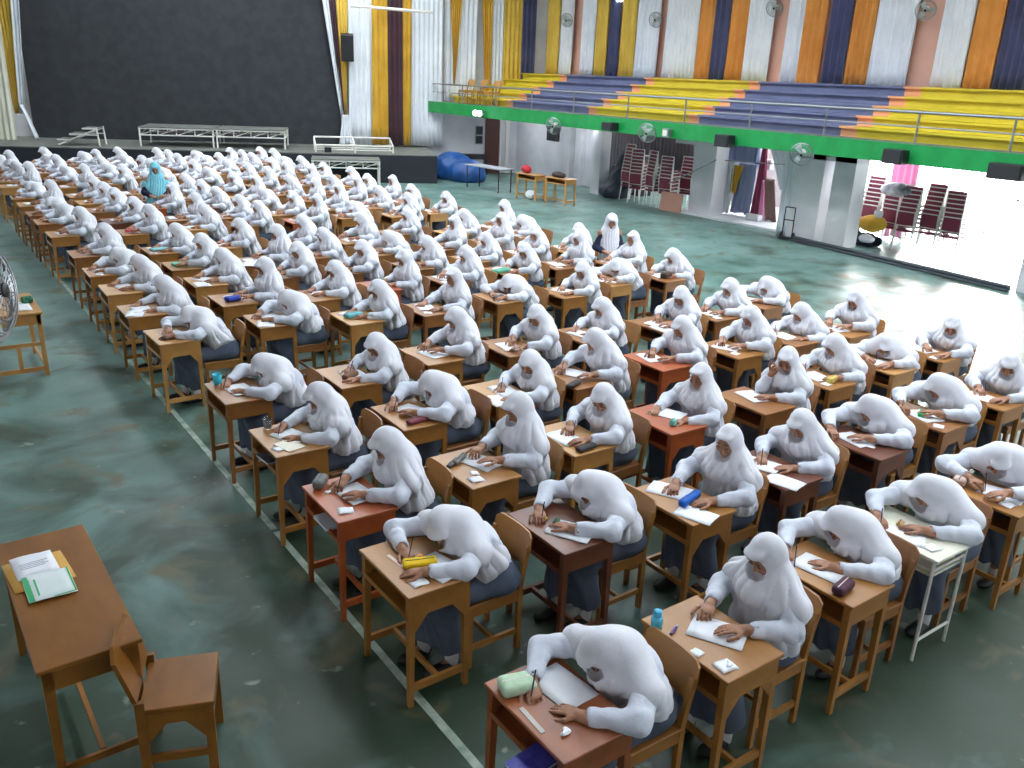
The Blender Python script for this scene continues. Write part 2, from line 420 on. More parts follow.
def make_standing(scarf_mat, dress_mat, H, ph, scarf_long, wide=.23):
    """standing figure facing -y, about H tall, head bent a little forward"""
    k = H/1.56
    def v(x, y, z): return np.array([x*k, y*k, z*k])
    g = G((-.4, -.4, 0), (.4, .4, 1.7), .009)
    hd = v(0, -.05, 1.43); fw, side, up = head_axes((-.12, -.85, -.5)); do_head(g, hd, fw)
    g.cap(v(0, 0, 1.25), hd-up*.04, .05*k, .05*k, .02); g.cap(v(0, 0, .9), v(0, 0, 1.2), .11*k, .11*k, .03, (np.array([1., 0, 0]), 1.3))
    for s in (-1, 1):
        g.cap(v(0, 0, 1.2), v(.17*s, 0, 1.2), .05*k, .05*k, .03); el = v(.23*s, .02, .95); wr = v(.13*s, -.16, .90)
        g.cap(v(.17*s, 0, 1.2), el, .045*k, .037*k); g.cap(el, wr, .036*k, .027*k); do_hand(g, wr, (-.7*s, -.7, -.1), (0, .3, -1), s, .4)
        g.cap(v(.08*s, 0, .88), v(.09*s, 0, .45), .075*k, .05*k); g.cap(v(.09*s, 0, .45), v(.09*s, 0, .08), .05*k, .035*k); g.cap(v(.09*s, 0, .04), v(.10*s, -.12, .03), .03*k, .025*k)
    body = mk('person', g.mesh('person_body'), M['skin'])
    bm = NB()
    for sgn in (-1, 1):
        e = hd+fw*.0925+side*.031*sgn
        bar(bm, e+up*.026-side*.016, e+up*.026+side*.016, .0032); bar(bm, e-up*.003-side*.013, e-up*.003+side*.013, .003)
    mk('eyes', bm, M['hair'], body)
    g = G((-.45, -.42, .35), (.45, .42, 1.7), .011)
    B = [fw, side, up]
    g.ell(hd+up*.004, (.108, .094, .124), .02, B); g.ell(hd+fw*.07+up*.078, (.04, .06, .022), .02, B)
    g.cap(hd-up*.03, v(0, 0, 1.24), .09, .12, .05); g.cap(v(0, 0, 1.22), v(0, -.03, 1.22-scarf_long), .14, wide, .05, (np.array([0, 1., 0]), .72))
    for s in (-1, 1): g.cap(v(.05*s, 0, 1.2), v((wide-.05)*s, .01, 1.10), .09, wide*.37, .05)
    g.disp(folds(0, 0, .011, 9, ph, hd[2]-.1)); g.ell(hd+fw*.098-up*.022, (.05, .06, .082), .006, B, 'sub')
    g.F = np.maximum(g.F, (1.10-scarf_long)*k-g.ax[2][None, None, :]+.03*np.sin(g.ax[0][:, None, None]*9+ph))
    mk('headscarf', g.mesh('headscarf'), scarf_mat, body)
    g = G((-.45, -.42, .03), (.45, .42, 1.35), .011)
    g.cap(v(0, .02, .9), v(0, .02, 1.15), .12*k, .10*k, .05, (np.array([1., 0, 0]), 1.2)); g.cap(v(0, 0, .8), v(0, 0, .15), .17*k, .25*k, .05, (np.array([0, 1., 0]), .8))
    for s in (-1, 1):
        el = v(.23*s, .02, .95); wr = v(.13*s, -.16, .90)
        g.cap(v(.15*s, .0, 1.15), el, .066*k, .064*k, .03); g.cap(el, el+(wr-el)*.8, .066*k, .05*k, .02); 
    g.disp(folds(0, 0, .010, 8, ph, .9)); g.F = np.maximum(g.F, .06-g.ax[2][None, None, :])
    for s in (-1, 1):
        el = v(.23*s, .02, .95); wr = v(.13*s, -.16, .90); g.cap(el+(wr-el)*.78, wr, .03, .035, 0, None, 'sub')
    mk('dress', g.mesh('dress'), dress_mat, body)
    for s in (-1, 1):
        gg = G((.09*s*k-.08, -.26, 0), (.09*s*k+.08, .1, .12), .01); gg.ell((.09*s*k, -.06, .04), (.045, .13, .042), .02); gg.F = np.maximum(gg.F, .004-gg.ax[2][None, None, :])
        mk('shoe', gg.mesh('shoe'), M['shoe'], body)
    return body

# ------------------------------------------------------------------ the hall
def floor_mat():
    m = bpy.data.materials.new('worn_green_floor_paint'); m.use_nodes = True; nt = m.node_tree; b = nt.nodes['Principled BSDF']; L = nt.links.new
    tc = nt.nodes.new('ShaderNodeTexCoord')
    def noise(sc, det=6, dist=0, loc=(0,0,0), st=(1,1,1)):
        mp = nt.nodes.new('ShaderNodeMapping'); mp.inputs['Location'].default_value = loc; mp.inputs['Scale'].default_value = st
        n = nt.nodes.new('ShaderNodeTexNoise'); n.inputs['Scale'].default_value = sc; n.inputs['Detail'].default_value = det; n.inputs['Distortion'].default_value = dist
        L(tc.outputs['Object'], mp.inputs[0]); L(mp.outputs[0], n.inputs['Vector']); return n.outputs['Fac']
    def ramp(f, p0, p1, c0=(0,0,0,1), c1=(1,1,1,1)):
        r = nt.nodes.new('ShaderNodeValToRGB'); r.color_ramp.elements[0].position = p0; r.color_ramp.elements[1].position = p1
        r.color_ramp.elements[0].color = c0; r.color_ramp.elements[1].color = c1; L(f, r.inputs[0]); return r.outputs[0]
    def mix(f, a, c):
        x = nt.nodes.new('ShaderNodeMix'); x.data_type = 'RGBA'; L(f, x.inputs[0])
        for v, i in ((a, 6), (c, 7)):
            if isinstance(v, tuple): x.inputs[i].default_value = v
            else: L(v, x.inputs[i])
        return x.outputs[2]
    teal = ramp(noise(.5, 4), .35, .7, (*lin((84, 116, 108)), 1), (*lin((114, 146, 140)), 1))
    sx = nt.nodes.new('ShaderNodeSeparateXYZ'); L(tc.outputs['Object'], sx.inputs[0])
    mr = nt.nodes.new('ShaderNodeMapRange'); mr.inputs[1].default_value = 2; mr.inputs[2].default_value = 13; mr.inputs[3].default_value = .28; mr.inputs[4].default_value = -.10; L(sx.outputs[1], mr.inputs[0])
    ad = nt.nodes.new('ShaderNodeMath'); L(noise(1.1, 7, .6, (3, 1, 0)), ad.inputs[0]); L(mr.outputs[0], ad.inputs[1])   # more of the dark green towards low y
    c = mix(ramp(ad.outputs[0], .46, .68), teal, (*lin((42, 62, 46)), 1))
    c = mix(ramp(noise(2.3, 8, .8, (7, 2, 0)), .56, .72), c, (*lin((92, 88, 62)), 1))
    c = mix(ramp(noise(6, 8, .3, (1, 9, 0), (1, 1, 1)), .66, .74), c, (*lin((120, 130, 118)), 1))
    L(c, b.inputs['Base Color'])
    r = ramp(noise(2.0, 6, .3, (5, 5, 0)), .3, .7, (.38, .38, .38, 1), (.58, .58, .58, 1)); L(r, b.inputs['Roughness'])
    bp = nt.nodes.new('ShaderNodeBump'); bp.inputs['Strength'].default_value = .12; bp.inputs['Distance'].default_value = .01
    L(noise(14, 5), bp.inputs['Height']); L(bp.outputs[0], b.inputs['Normal'])
    return m

M['plaster'] = mat('white_plaster', (222, 222, 224), .8, rgb2=(206, 207, 212), scale=1.5)
M['plaster_grey'] = mat('grey_plaster', (168, 170, 178), .85, rgb2=(150, 152, 160), scale=1.2)
M['pinkwall'] = mat('peach_pink_wall_paint', (226, 178, 158), .8, rgb2=(214, 164, 146), scale=1.0)
M['roof'] = mat('roof_sheet', (150, 150, 152), .8)
M['green'] = mat('bright_green_paint', (16, 150, 74), .5, rgb2=(10, 136, 64), scale=3)
M['concrete'] = mat('grey_concrete', (128, 128, 126), .85, rgb2=(108, 108, 106), scale=2)
M['yellow'] = mat('yellow_step_paint', (216, 196, 48), .6, rgb2=(204, 184, 40), scale=2)
M['bluepaint'] = mat('slate_blue_step_paint', (112, 118, 152), .6, rgb2=(100, 106, 140), scale=2)
M['peach'] = mat('peach_step_paint', (230, 164, 118), .6)
M['blackcloth'] = mat('black_backdrop_cloth', (56, 58, 62), .95, rgb2=(48, 50, 54), scale=3)
M['stage'] = mat('dark_stage_floor', (118, 120, 112), .6, rgb2=(96, 98, 94), scale=3)
M['stageface'] = mat('black_stage_skirt', (34, 38, 46), .8)
M['ground'] = mat('pale_outdoor_concrete', (236, 236, 236), .9)
M['line'] = mat('worn_white_line_paint', (178, 190, 178), .7, rgb2=(126, 146, 132), scale=9)
def cloth(n, a, b): return mat(n, a, .85, rgb2=b, scale=1.5, sheen=.15)
M['c_white'] = cloth('white_drape', (232, 235, 240), (220, 224, 230)); M['c_gold'] = cloth('gold_drape', (214, 168, 52), (196, 148, 38))
M['c_yellow'] = cloth('yellow_drape', (226, 192, 84), (212, 174, 66)); M['c_orange'] = cloth('orange_drape', (222, 152, 74), (206, 132, 54))
M['c_navy'] = cloth('navy_drape', (74, 78, 114), (60, 64, 96)); M['c_plum'] = cloth('plum_drape', (70, 38, 48), (56, 30, 40))
M['c_maroon'] = cloth('maroon_drape', (138, 52, 84), (122, 42, 72)); M['c_pink'] = cloth('pink_drape', (236, 160, 196), (224, 140, 182))
M['c_grey'] = cloth('blue_grey_drape', (140, 150, 180), (124, 134, 166)); M['c_cream'] = cloth('cream_drape', (226, 224, 206), (212, 210, 192))
M['tarp'] = mat('blue_tarpaulin', (28, 84, 152), .5, rgb2=(20, 62, 120), scale=3, bump=.4)
M['maroon_pad'] = mat('maroon_vinyl', (126, 36, 66), .5); M['darkwood'] = mat('dark_brown_door', (84, 46, 40), .6)
M['leaf'] = mat('green_leaves', (96, 176, 120), .7, rgb2=(60, 140, 84), scale=9)
M['bulb'] = mat('lit_lamp', (240, 255, 250), .5, emit=14)
M['glassy'] = mat('clear_glass', (235, 240, 240), .08, trans=.9); M['fanblade'] = mat('pale_fan_blade', (180, 196, 190), .4)

def struct(name, bm, m): return sd(mk(name, bm, m), kind='structure')
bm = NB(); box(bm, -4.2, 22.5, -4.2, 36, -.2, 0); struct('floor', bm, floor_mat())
bm = NB(); box(bm, 22.5, 60, -20, 60, -.22, -.02); struct('ground', bm, M['ground'])
bm = NB()
for (y0, y1) in ((2.35, 5.8), (5.84, 9.6), (9.62, 16.2), (16.24, 27)): box(bm, 1.985, 2.035, y0, y1, 0, .003)
struct('trim_1', bm, M['line'])                                          # painted line on the floor
bm = NB(); box(bm, -4.4, -4.2, -4.2, 36, 0, 8.2); struct('wall_left', bm, M['plaster'])
bm = NB(); box(bm, -4.4, 22.5, -4.4, -4.2, 0, 8.2); struct('wall_front', bm, M['plaster'])
US = Vector((.9097, -.4153, 0)); NS = Vector((.4153, .9097, 0)); S0 = Vector((4.4, 29.6, 0)); SROT = math.atan2(US.y, US.x)
SM = Matrix.Translation(S0) @ Matrix.Rotation(SROT, 4, 'Z')              # stage frame: x along the front, y into the depth
bm = NB(); box(bm, -9.5, 17.3, 3.75, 3.95, 0, 8.2, 0, SM); struct('wall_stage', bm, M['plaster'])
bm = NB(); box(bm, 20.3, 20.5, -4.4, 27.4, 2.5, 8.2)
struct('wall_right', bm, M['pinkwall'])
# unseen roof; its open strips are added to let daylight in
bm = NB(); xs = [-4.4, 5.0, 5.9, 8.6, 9.8, 12.6, 14.0, 20.5]
for i in range(0, len(xs), 2): box(bm, xs[i], xs[i+1], -4.4, 36, 8.2, 8.35)                 # strips of roof, added light gaps between
box(bm, 5.0, 14, -4.4, -2, 8.2, 8.35); struct('ceiling', bm, M['roof'])
# balcony at the right
bm = NB(); box(bm, 16.25, 20.3, 3.0, 27.9, 2.13, 2.49); struct('slab_balcony', bm, M['concrete'])
bm = NB()
box(bm, 16.15, 16.25, 3.0, 28.1, 2.13, 2.50); struct('trim_balcony_edge', bm, M['green'])
bm = NB()
segs = [(3.0, 11.2, 1), (11.2, 11.6, 3), (11.6, 15.75, 2), (15.75, 16.1, 3), (16.1, 19.75, 1), (19.75, 20.1, 3), (20.1, 23.95, 2), (23.95, 24.3, 3), (24.3, 28, 1)]
for i in range(5):
    x = 17.1+.55*i; z = 2.49+.215*i
    for a, b, mi in segs:
        box(bm, x, 20.3, a, b, z, z+.215, mi); box(bm, x-.09, x+.1, a, b, z+.175, z+.218, mi)
struct('wall_balcony_steps', bm, [M['concrete'], M['yellow'], M['bluepaint'], M['peach']])
# under the balcony
def blk(name, *a, m='plaster'): b_ = NB(); box(b_, *a); return struct(name, b_, M[m])
blk('wall_under_balcony', 19.4, 19.6, 22.4, 27.4, 0, 2.13)
blk('wall_passage', 22.0, 22.2, 19, 22.6, 0, 2.6, m='concrete')
blk('wall_store', 21.6, 21.8, 14.2, 19.6, 0, 2.6, m='plaster_grey')
blk('column_1', 18.35, 18.75, 20.85, 21.25, 0, 2.13)
blk('column_2', 18.25, 18.75, 16.05, 16.85, 0, 2.13)
blk('beam_1', 18.25, 18.75, 16.85, 17.6, 1.86, 2.13)
blk('column_3', 17.6, 18.1, 12.2, 13.0, 0, 2.13)
blk('column_4', 17.6, 18.1, 11.4, 11.95, 0, 2.13)
blk('beam_2', 17.6, 18.1, 11.4, 13.0, 1.9, 2.13)
blk('column_5', 16.9, 17.5, 6.55, 7.2, 0, 2.13)
blk('baseboard_step', 18.0, 21.6, 13.4, 17.2, 0, .06, m='plaster')
# stage
bm = NB(); box(bm, -7, 11.4, 0, 3.75, 0, .9, 0, SM); box(bm, -7, 11.4, -.02, .0, 0, .87, 1, SM); struct('floor_stage', bm, [M['stage'], M['stageface']])
o = mk('backdrop', (lambda b_: (box(b_, -1.75, 8.35, 3.35, 3.45, .9, 7.6, 0, SM), b_)[1])(NB()), M['blackcloth']); sd(o, 'huge black cloth backdrop hanging at the back of the stage', 'backdrop')

# ------------------------------------------------------------------ drapes
def drape(label, p0, p1, z0, z1, m, group=None, amp=.045, nf=None, q0=None, q1=None, name='curtain', thick=True, z0b=None):
    """p0-p1 bottom edge on the ground plan, q0-q1 top edge; gathered folds"""
    p0 = Vector(p0); p1 = Vector(p1); q0 = Vector(q0) if q0 else p0; q1 = Vector(q1) if q1 else p1
    wd = max((q1-q0).length, (p1-p0).length); nf = nf or max(3, int(wd/.16)); n = nf*6; rows = 10
    d = (q1-q0).normalized() if (q1-q0).length > .01 else (p1-p0).normalized(); nn = Vector((-d.y, d.x))
    ph = rnd.random()*6; bm = NB(); g = []
    for j in range(rows+1):
        t = j/rows; a = p0.lerp(q0, t); b = p1.lerp(q1, t); r = []
        for i in range(n+1):
            s = i/n; xy = a.lerp(b, s)
            off = amp*math.sin(2*PI*nf*s+ph+.5*math.sin(3*t+ph))*(1-.3*t)+.02*math.sin(5*s+ph)
            zz = (z0 if z0b is None else z0+(z0b-z0)*s); z = zz+(z1-zz)*t+(.02*math.sin(9*s+ph) if j == 0 else 0)
            r.append(bm.verts.new((xy.x+nn.x*off, xy.y+nn.y*off, z)))
        g.append(r)
    for j in range(rows):
        for i in range(n): bm.faces.new((g[j][i], g[j][i+1], g[j+1][i+1], g[j+1][i]))
    o = mk(name, bm, m, smooth=True)
    md = o.modifiers.new('thickness', 'SOLIDIFY'); md.thickness = .012
    return sd(o, label, 'curtain', group)
def st(s, d): p = S0+US*s+NS*d; return (p.x, p.y)
def sdrape(label, s0, s1, z0, z1, m, d=3.2, t0=None, t1=None, **k):
    return drape(label, st(s0, d), st(s1, d), z0, z1, M[m], q0=st(t0 if t0 is not None else s0, d), q1=st(t1 if t1 is not None else s1, d), **k)
gS = 'drapes on the stage wall'
sdrape('cream drape at far left of the stage, below the black speaker', -3.4, -1.95, .1, 7.6, 'c_cream', d=2.2, t0=-3.4, t1=-1.9, group=gS)
sdrape('yellow drape at far left of the stage beside the backdrop', -2.0, -1.75, 1.7, 7.6, 'c_yellow', d=2.6, t0=-2.6, t1=-1.45, group=gS)
sdrape('narrow white drape edging the left side of the black backdrop', -1.78, -1.62, 1.7, 7.6, 'c_white', d=2.4, t0=-1.4, t1=-1.1, group=gS, nf=2)
sdrape('white tie hanging loose at the lower left of the backdrop', -1.42, -1.30, .95, 2.0, 'c_white', d=2.3, t0=-1.75, t1=-1.65, group=gS, nf=1)
sdrape('narrow white drape sweeping down the right edge of the backdrop', 8.34, 8.44, 1.9, 7.6, 'c_white', d=3.15, t0=7.55, t1=7.85, group=gS, nf=2)
sdrape('narrow plum drape just right of the backdrop edge', 8.40, 8.46, 1.9, 7.6, 'c_plum', d=3.2, t0=7.85, t1=8.15, group=gS, nf=2)
sdrape('yellow drape behind the hanging loudspeaker right of the backdrop', 8.45, 8.55, 1.9, 7.6, 'c_yellow', d=3.25, t0=8.15, t1=8.75, group=gS, nf=4)
sdrape('short white gathered drape at the bottom right corner of the backdrop', 8.25, 8.75, .95, 1.95, 'c_white', d=3.0, t0=8.4, t1=8.6, group=gS, nf=4)
sdrape('wide white drape right of the backdrop behind the frames', 8.6, 9.5, .93, 7.6, 'c_white', d=3.3, t0=8.7, t1=9.5, group=gS)
sdrape('gold drape left of the plum drape on the stage wall', 9.42, 9.98, .95, 7.6, 'c_gold', d=3.2, t0=9.5, t1=10.0, group=gS)
sdrape('wide plum drape between two gold drapes on the stage wall', 10.0, 10.52, .95, 7.6, 'c_plum', d=3.15, group=gS)
sdrape('gold drape right of the plum drape on the stage wall', 10.4, 10.8, .95, 7.6, 'c_gold', d=3.2, t0=10.48, t1=10.85, group=gS)
sdrape('wide white drape at the right end of the stage wall', 10.8, 11.95, .95, 7.6, 'c_white', d=3.3, group=gS)
gW = 'drapes along the balcony wall'
sdrape('white drape above the left end of the balcony rail', 12.0, 12.7, 2.5, 7.6, 'c_white', d=3.5, group=gW)
sdrape('pointed gold drape above the left end of the balcony', 12.33, 12.37, 3.1, 7.6, 'c_gold', d=3.4, t0=12.1, t1=12.72, group=gW, nf=5)
sdrape('white drape right of the pointed gold drape', 12.65, 13.15, 2.5, 7.6, 'c_white', d=3.45, t0=12.75, t1=13.2, group=gW)
sdrape('tapering gold drape over the left end of the balcony', 13.48, 13.66, 2.6, 7.6, 'c_gold', d=3.4, t0=13.24, t1=13.7, group=gW, nf=4)
sdrape('white drape left of the wide yellow corner drape', 13.72, 14.1, 2.6, 7.6, 'c_white', d=3.45, group=gW)
sdrape('wide yellow drape in the corner above the balcony desks', 14.1, 14.75, 2.9, 7.6, 'c_yellow', d=3.4, group=gW)
sdrape('navy drape in the wall corner right of the wide yellow drape', 14.75, 15.25, 3.3, 7.6, 'c_navy', d=3.35, group=gW)
wd = [(26.3, 25.55, 'c_yellow', 'yellow'), (25.5, 24.75, 'c_white', 'white'),
 (24.3, 23.65, 'c_white', 'white'), (23.6, 22.95, 'c_yellow', 'yellow'), (22.95, 22.4, 'c_navy', 'navy'), (22.35, 21.65, 'c_yellow', 'yellow'), (21.6, 20.55, 'c_white', 'white'),
 (20.3, 19.0, 'c_white', 'white'), (18.95, 18.35, 'c_orange', 'orange'), (18.3, 17.75, 'c_navy', 'navy'), (17.75, 17.15, 'c_orange', 'orange'), (17.1, 16.25, 'c_white', 'white'),
 (15.8, 15.3, 'c_white', 'white'), (15.25, 14.6, 'c_orange', 'orange'), (14.5, 13.9, 'c_navy', 'navy'), (13.85, 13.2, 'c_orange', 'orange'), (13.15, 12.1, 'c_white', 'white'),
 (11.5, 10.75, 'c_white', 'white'), (10.7, 10.1, 'c_orange', 'orange'), (10.05, 8.6, 'c_navy', 'navy'), (8.5, 7.9, 'c_orange', 'orange'), (7.8, 6.8, 'c_white', 'white')]
ordn = ['first', 'second', 'third', 'fourth', 'fifth', 'sixth', 'seventh', 'eighth', 'ninth', 'tenth', 'eleventh', 'twelfth', 'thirteenth', 'fourteenth', 'fifteenth', 'sixteenth', 'seventeenth', 'eighteenth', 'nineteenth', 'twentieth']
seen = {}
for a, b, m, c in wd:
    seen[c] = seen.get(c, 0)+1
    zb = 3.2 if (a, c) == (15.25, 'orange') else 3.57
    drape(f'{c} drape behind the yellow and blue steps, {ordn[seen[c]-1]} {c} one from the left', (20.12, a), (20.12, b), zb, 7.8, M[m], gW)

# ------------------------------------------------------------------ balcony rail
t = sd(empty('balcony_railing', (16.3, 15, 2.49)), 'long steel railing along the edge of the green balcony', 'railing')
ys = [27.8, 25.8, 23.8, 21.86, 19.84, 17.57, 15.5, 13.46, 11.46, 9.4, 7.6, 5.6, 3.6]
for y in ys: bm = NB(); bar(bm, (0, y-15, 0), (0, y-15, .6), .022, 8); mk('post', bm, M['metal'], t)
for z, r in ((.6, .026), (.33, .016)): bm = NB(); bar(bm, (0, 3.2-15, z), (0, 27.9-15, z), r, 8); mk('rail', bm, M['metal'], t)

# ------------------------------------------------------------------ fans, speakers, lamps
def fan(label, loc, face, r=.24, group=None, arm=.2, name='wall_fan'):
    """face: direction the fan blows"""
    t = sd(empty(name, loc), label, 'fan', group)
    Q = Vector(face).normalized().to_track_quat('Z', 'Y').to_matrix().to_4x4()
    bm = NB()
    for z, rr in ((.05, r*.6), (.035, r*.85), (0, r), (-.04, r*.85), (.055, r*.3)): torus(bm, rr, .004 if rr < r else .011, 28, 5, Q @ Matrix.Translation((0, 0, z)))
    for i in range(18):
        a = 2*PI*i/18; c_, s_ = math.cos(a), math.sin(a); pts = [(.03, .06), (r*.6, .052), (r, 0), (r*.6, -.05), (.03, -.06)]
        for (r0, z0), (r1, z1) in zip(pts, pts[1:]): bar(bm, Q @ Vector((r0*c_, r0*s_, z0)), Q @ Vector((r1*c_, r1*s_, z1)), .0022, 4)
    mk('cage', bm, M['metal'], t)
    bm = NB()
    for i in range(3):
        a = 2*PI*i/3; R_ = Matrix.Rotation(a, 4, 'Z') @ Matrix.Rotation(.45, 4, 'X')
        hexa(bm, [Q @ R_ @ Vector(p) for p in ((.02, -.03, -.003), (r*.85, -.075, -.003), (r*.85, .06, -.003), (.02, .03, -.003))],
             [Q @ R_ @ Vector(p) for p in ((.02, -.03, .003), (r*.85, -.075, .003), (r*.85, .06, .003), (.02, .03, .003))])
    mk('blades', bm, M['fanblade'], t)
    bm = NB(); lathe(bm, [(.03, -.02), (.06, -.05), (.065, -.14), (.04, -.17)], 14, M=Q); bar(bm, Q @ Vector((0, 0, -.15)), Q @ Vector((0, 0, -.17-arm)), .018, 8); mk('motor', bm, M['white_metal'], t)
    bm = NB(); lathe(bm, [(.028, .05), (.03, .068), (.015, .075)], 12, M=Q); mk('hub', bm, M['black'], t)
    return t
for y, z, nmb in ((24.81, 5.33, 'first'), (20.48, 5.23, 'second'), (16.05, 5.41, 'third'), (11.79, 5.22, 'fourth')):
    fan(f'{nmb} fan from the left high on the pink wall between drapes', (19.85, y, z), (-1, -.4, -.3), .22, 'fans high on the balcony wall')
for y, z, nmb in ((20.15, 2.14, 'first fan from the left under the green balcony edge'), (16.3, 2.22, 'second fan on the green edge, left of the white lamp'), (11.6, 2.12, 'third fan on the green edge, above the white pillars')):
    fan(nmb, (15.85, y, z), (-1, -.5, -.35), .24, 'fans on the green balcony edge', .1)
fan('fan whose round cage pokes in at the left edge of the photo', (.245, 3.89, 2.545), (.88, -.45, .1), .20, None, .65)
def speaker(label, loc, sx, sy, sz, rot=0, group=None, tilt=0):
    t = sd(empty('loudspeaker', loc, rot), label, 'speaker', group)
    bm = NB(); box(bm, -sx/2, sx/2, -sy/2, sy/2, -sz/2, sz/2, bev=.015, M=Matrix.Rotation(tilt, 4, 'X')); mk('cabinet', bm, M['black'], t)
    bm = NB(); box(bm, -sx*.43, sx*.43, -sy/2-.012, -sy/2+.005, -sz*.44, sz*.44, M=Matrix.Rotation(tilt, 4, 'X')); mk('grille', bm, mat('speaker_grille', (44, 44, 48), .8), t)
    bm = NB(); box(bm, -.03, .03, sy*.3, sy*.5+.1, -.03, .03); mk('bracket', bm, M['metal'], t)
p = st(8.62, 2.9); speaker('black loudspeaker hanging in front of the drapes right of the backdrop', (p[0], p[1], 4.15), .42, .35, .85, SROT, tilt=.25)
p = st(-2.45, 1.9); speaker('black loudspeaker hung at the far left of the stage', (p[0], p[1], 4.2), .55, .4, 1.0, SROT, tilt=.2)
for y, z, lb in ((17.87, 2.28, 'small black loudspeaker on the green edge above the black heap'), (13.86, 2.22, 'wide black loudspeaker on the green edge above the grey cloth'), (9.55, 2.26, 'black loudspeaker on the green edge above the pink column'), (7.4, 2.2, 'dark loudspeaker at the right end of the green balcony edge')):
    speaker(lb, (15.98, y, z), .42 if y > 8 else .6, .26, .2 if y > 15 else .27, -PI/2, 'loudspeakers on the green balcony edge')
def lamp(label, loc, n, r, group=None):
    t = sd(empty('spot_lamp', loc), label, 'lamp', group)
    bm = NB(); box(bm, -.02, .11, -.22, .22, -.02, .02); mk('bracket', bm, M['metal'], t)
    for k in range(n):
        y = (k-(n-1)/2)*.26
        bm = NB(); lathe(bm, [(r*.6, .10), (r, .0)], 14, M=Matrix.Translation((-.04, y, -.05)) @ Matrix.Rotation(-PI/2, 4, 'Y') @ Matrix.Rotation(PI, 4, 'Y')); hd = mk('housing', bm, M['white_metal'], t)
        bm = NB(); bmesh.ops.create_uvsphere(bm, u_segments=12, v_segments=8, radius=r*.85, matrix=Matrix.Translation((-.06, y, -.05))); mk('bulb', bm, M['bulb'], hd, True)
lamp('pair of glaring lamps on the green edge near the stage', (16.0, 24.3, 2.32), 2, .1)
lamp('bright lamp high above the balcony between the drapes', (20.2, 22.5, 6.0), 1, .16)
t = sd(empty('flood_light', (16.05, 15.78, 2.26)), 'small square flood light on the green edge right of a fan', 'lamp')
bm = NB(); box(bm, -.1, .06, -.11, .11, -.1, .1, bev=.01); mk('housing', bm, M['metal'], t); bm = NB(); box(bm, -.108, -.1, -.07, .07, -.07, .07); mk('lens', bm, M['whitetop'], t)
# batten in front of the drapes
a = st(8.75, 2.7); b = st(11.5, 2.7); bm = NB(); bar(bm, (*a, 5.45), (*b, 5.38), .05, 8); sd(mk('batten', bm, M['white_metal']), 'white horizontal pole in front of the drapes right of the stage', 'pole')

# unseen tubes added under the balcony slab to brighten the walls
for k, (x, y) in enumerate(((17.8, 25.2), (18.2, 21.9), (19.6, 17.8), (19.4, 14.6), (18.9, 12.1))):
    t = sd(empty('fill_tube', (x, y, 2.10)), f'added fill tube under the balcony slab, {ordn[k]} from the stage', 'lamp', 'added fill tubes under the balcony')
    bm = NB(); box(bm, -.04, .04, -.62, .62, -.01, .03); mk('housing', bm, M['white_metal'], t)
    bm = NB(); bar(bm, (0, -.6, -.035), (0, .6, -.035), .018, 8); mk('tube', bm, mat('fill_tube_glow', (240, 244, 255), .5, emit=130), t)

# ------------------------------------------------------------------ stage pieces
def stage_obj(name, s, d, z=.9, rz=0):
    p = S0+US*s+NS*d; return empty(name, (p.x, p.y, z), SROT+rz)
def riser(label, s0, s1, d0, d1, h, z=.9, group=None, nx=4):
    t = sd(stage_obj('stage_riser', (s0+s1)/2, (d0+d1)/2, z), label, 'platform', group); L = s1-s0; D = d1-d0
    bm = NB(); box(bm, -L/2, L/2, -D/2, D/2, h-.03, h); mk('deck', bm, M['stage'], t)
    bm = NB()
    for y in (-D/2+.03, D/2-.03):
        bar(bm, (-L/2, y, h-.05), (L/2, y, h-.05), .025); bar(bm, (-L/2, y, h-.25), (L/2, y, h-.25), .02)
        for k in range(nx+1):
            x = -L/2+.02+(L-.04)*k/nx; bar(bm, (x, y, h-.25), (x, y, h-.05), .018)
            if k < nx: bar(bm, (x, y, h-.25), (x+(L-.04)/nx, y, h-.06), .012)
    for x in (-L/2+.03, L/2-.03): bar(bm, (x, -D/2, h-.05), (x, D/2, h-.05), .025); bar(bm, (x, -D/2, h-.25), (x, D/2, h-.25), .02); bar(bm, (x, -D/2, h-.25), (x, D/2, h-.06), .012)
    mk('truss_frame', bm, M['white_metal'], t)
    for x in (-L/2+.03, L/2-.03):
        for y in (-D/2+.03, D/2-.03): bm = NB(); bar(bm, (x, y, 0), (x, y, h), .028); mk('leg', bm, M['white_metal'], t)
    return t
riser('left half of the white truss stage riser before the backdrop', 2.05, 4.32, .9, 2.6, .60, group='risers on the stage')
riser('right half of the white truss stage riser before the backdrop', 4.38, 6.55, .9, 2.6, .60, group='risers on the stage')
riser('white truss platform standing on the floor in front of the stage', 7.4, 9.5, -1.2, -.1, .82, 0)
t = sd(stage_obj('stage_steps', .45, 1.0), 'small white steel steps at the left of the stage', 'steps')
for k in range(3):
    bm = NB(); box(bm, -.75+.38*k, -.3+.38*k, -.4, .4, .16+.17*k, .19+.17*k); mk('tread', bm, M['stage'], t)
bm = NB()
for y in (-.4, .4):
    bar(bm, (-.7, y, .02), (.45, y, .5), .022); bar(bm, (.5, y, 0), (.45, y, .55), .025); bar(bm, (-.35, y, .33), (.45, y, .33), .02)
    for k in range(3): bar(bm, (-.72+.38*k, y, .17+.17*k), (-.3+.38*k, y, .17+.17*k), .02)
mk('frame', bm, M['white_metal'], t)
